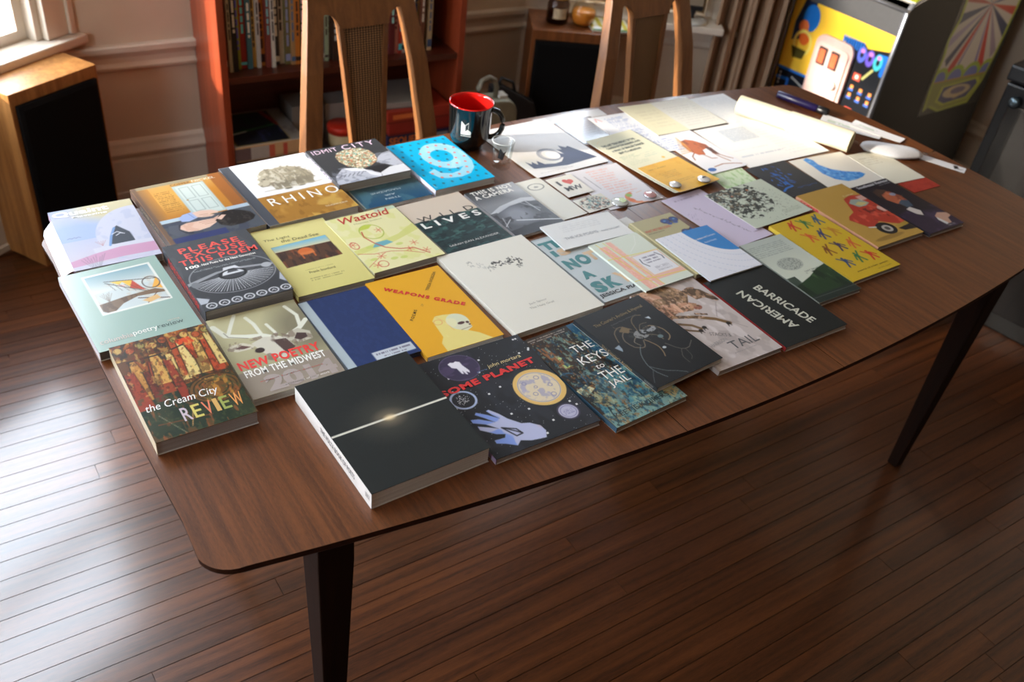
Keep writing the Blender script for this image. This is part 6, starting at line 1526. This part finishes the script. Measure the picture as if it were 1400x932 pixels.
# rolled paper, marker, sleeve and slips at the far right corner
rl = thing('paper_roll', 'cream roll of heavy paper lying at the far right corner of the table', 'paper roll', (1.8100, 1.3020, TABLE_Z), math.radians(-67.5))
rings = []
Lr = .285; rr = .0245
for x in (-Lr / 2, -Lr / 2 + .002, 0, Lr / 2 - .002, Lr / 2):
    rings.append([(x, (rr - .006 * t / (4.6 * math.pi)) * math.cos(t - 1.9), rr + .0004 + (rr - .006 * t / (4.6 * math.pi)) * math.sin(t - 1.9)) for t in np.linspace(0, 4.6 * math.pi, 110)])
M_ROLL = solid((232, 222, 188), .6, .04, 12)
mb = MB().loft(rings, 0, False, True, False); mb.obj('rolled_sheet', M_ROLL, rl)
MB().loft([[(x, (rr + .0006) * math.cos(t), rr + .0006 + (rr + .0006) * math.sin(t)) for t in np.linspace(0, 2 * math.pi, 48, endpoint=False)] for x in (-.012, .142)], 0, False, True).obj('outer_sheet', solid((236, 226, 196), .6, .03, 12), rl)
mk_ = thing('marker_pen', 'thick dark purple marker pen lying behind the roll of paper', 'pen', (1.960, 1.405, TABLE_Z + .0098), math.radians(-74))
for x0, x1, r_, c_, n_ in ((-.068, .045, .0096, (28, 18, 66), 'barrel'), (.0452, .074, .0098, (18, 18, 22), 'cap')):
    MB().tube([(x0, 0, 0), (x0 + .002, 0, 0), (x1 - .002, 0, 0), (x1, 0, 0)], [r_ * .85, r_, r_, r_ * .85], 20).obj(n_, solid(c_, .3), mk_)
for nm, lb, x, y, ang_, w, h, z in (('slip', 'creased white slip behind the roll of paper', 1.985, 1.262, -62, .15, .055, .0004), ('slip', 'white slip with green print at the right table edge', 2.028, 1.215, -72, .13, .04, .0016)):
    a = Art(w, h, .003, (226, 226, 230)); a.small(.1, .3, .5, .6, 2, (130, 170, 130), .6)
    sheet(nm, lb, (x, y, ang_, w, h), z, a, rough=.55, zf=curl(.004, .001, .003, .002))
tw = thing('wrapped_bundle', 'white padded bundle in clear plastic wrap at the right table end', 'bundle', (1.962, 1.122, TABLE_Z), math.radians(-41))
rings = []
for t in np.linspace(0, 1, 18):
    s_ = max(.06, math.sin(math.pi * min(1, max(0, t))) ** .35); r_ = .017 * s_
    rings.append([(-.075 + .15 * t, 2.0 * r_ * math.cos(k * math.pi / 10) + .003 * math.sin(t * 9), .009 + .62 * r_ * math.sin(k * math.pi / 10) * (1 + .25 * math.cos(3 * k * math.pi / 10))) for k in range(20)])
MB().loft(rings, 0, True, True).obj('padding', solid((226, 226, 230), .85, .04, 200, .2), tw)
cl = MB()
cl.tube([(-.10, .01, .010), (-.088, .005, .013), (-.078, 0, .012)], [.012, .007, .004], 8, 0, True, .5); cl.tube([(.074, 0, .012), (.088, -.002, .014), (.10, .004, .018)], [.004, .006, .009], 8, 0, True, .4)
cl.obj('wrap_ends', glass_mat('clear_wrap', (.96, .96, .97), .15), tw)

bpy.data.scenes.remove(_ts)
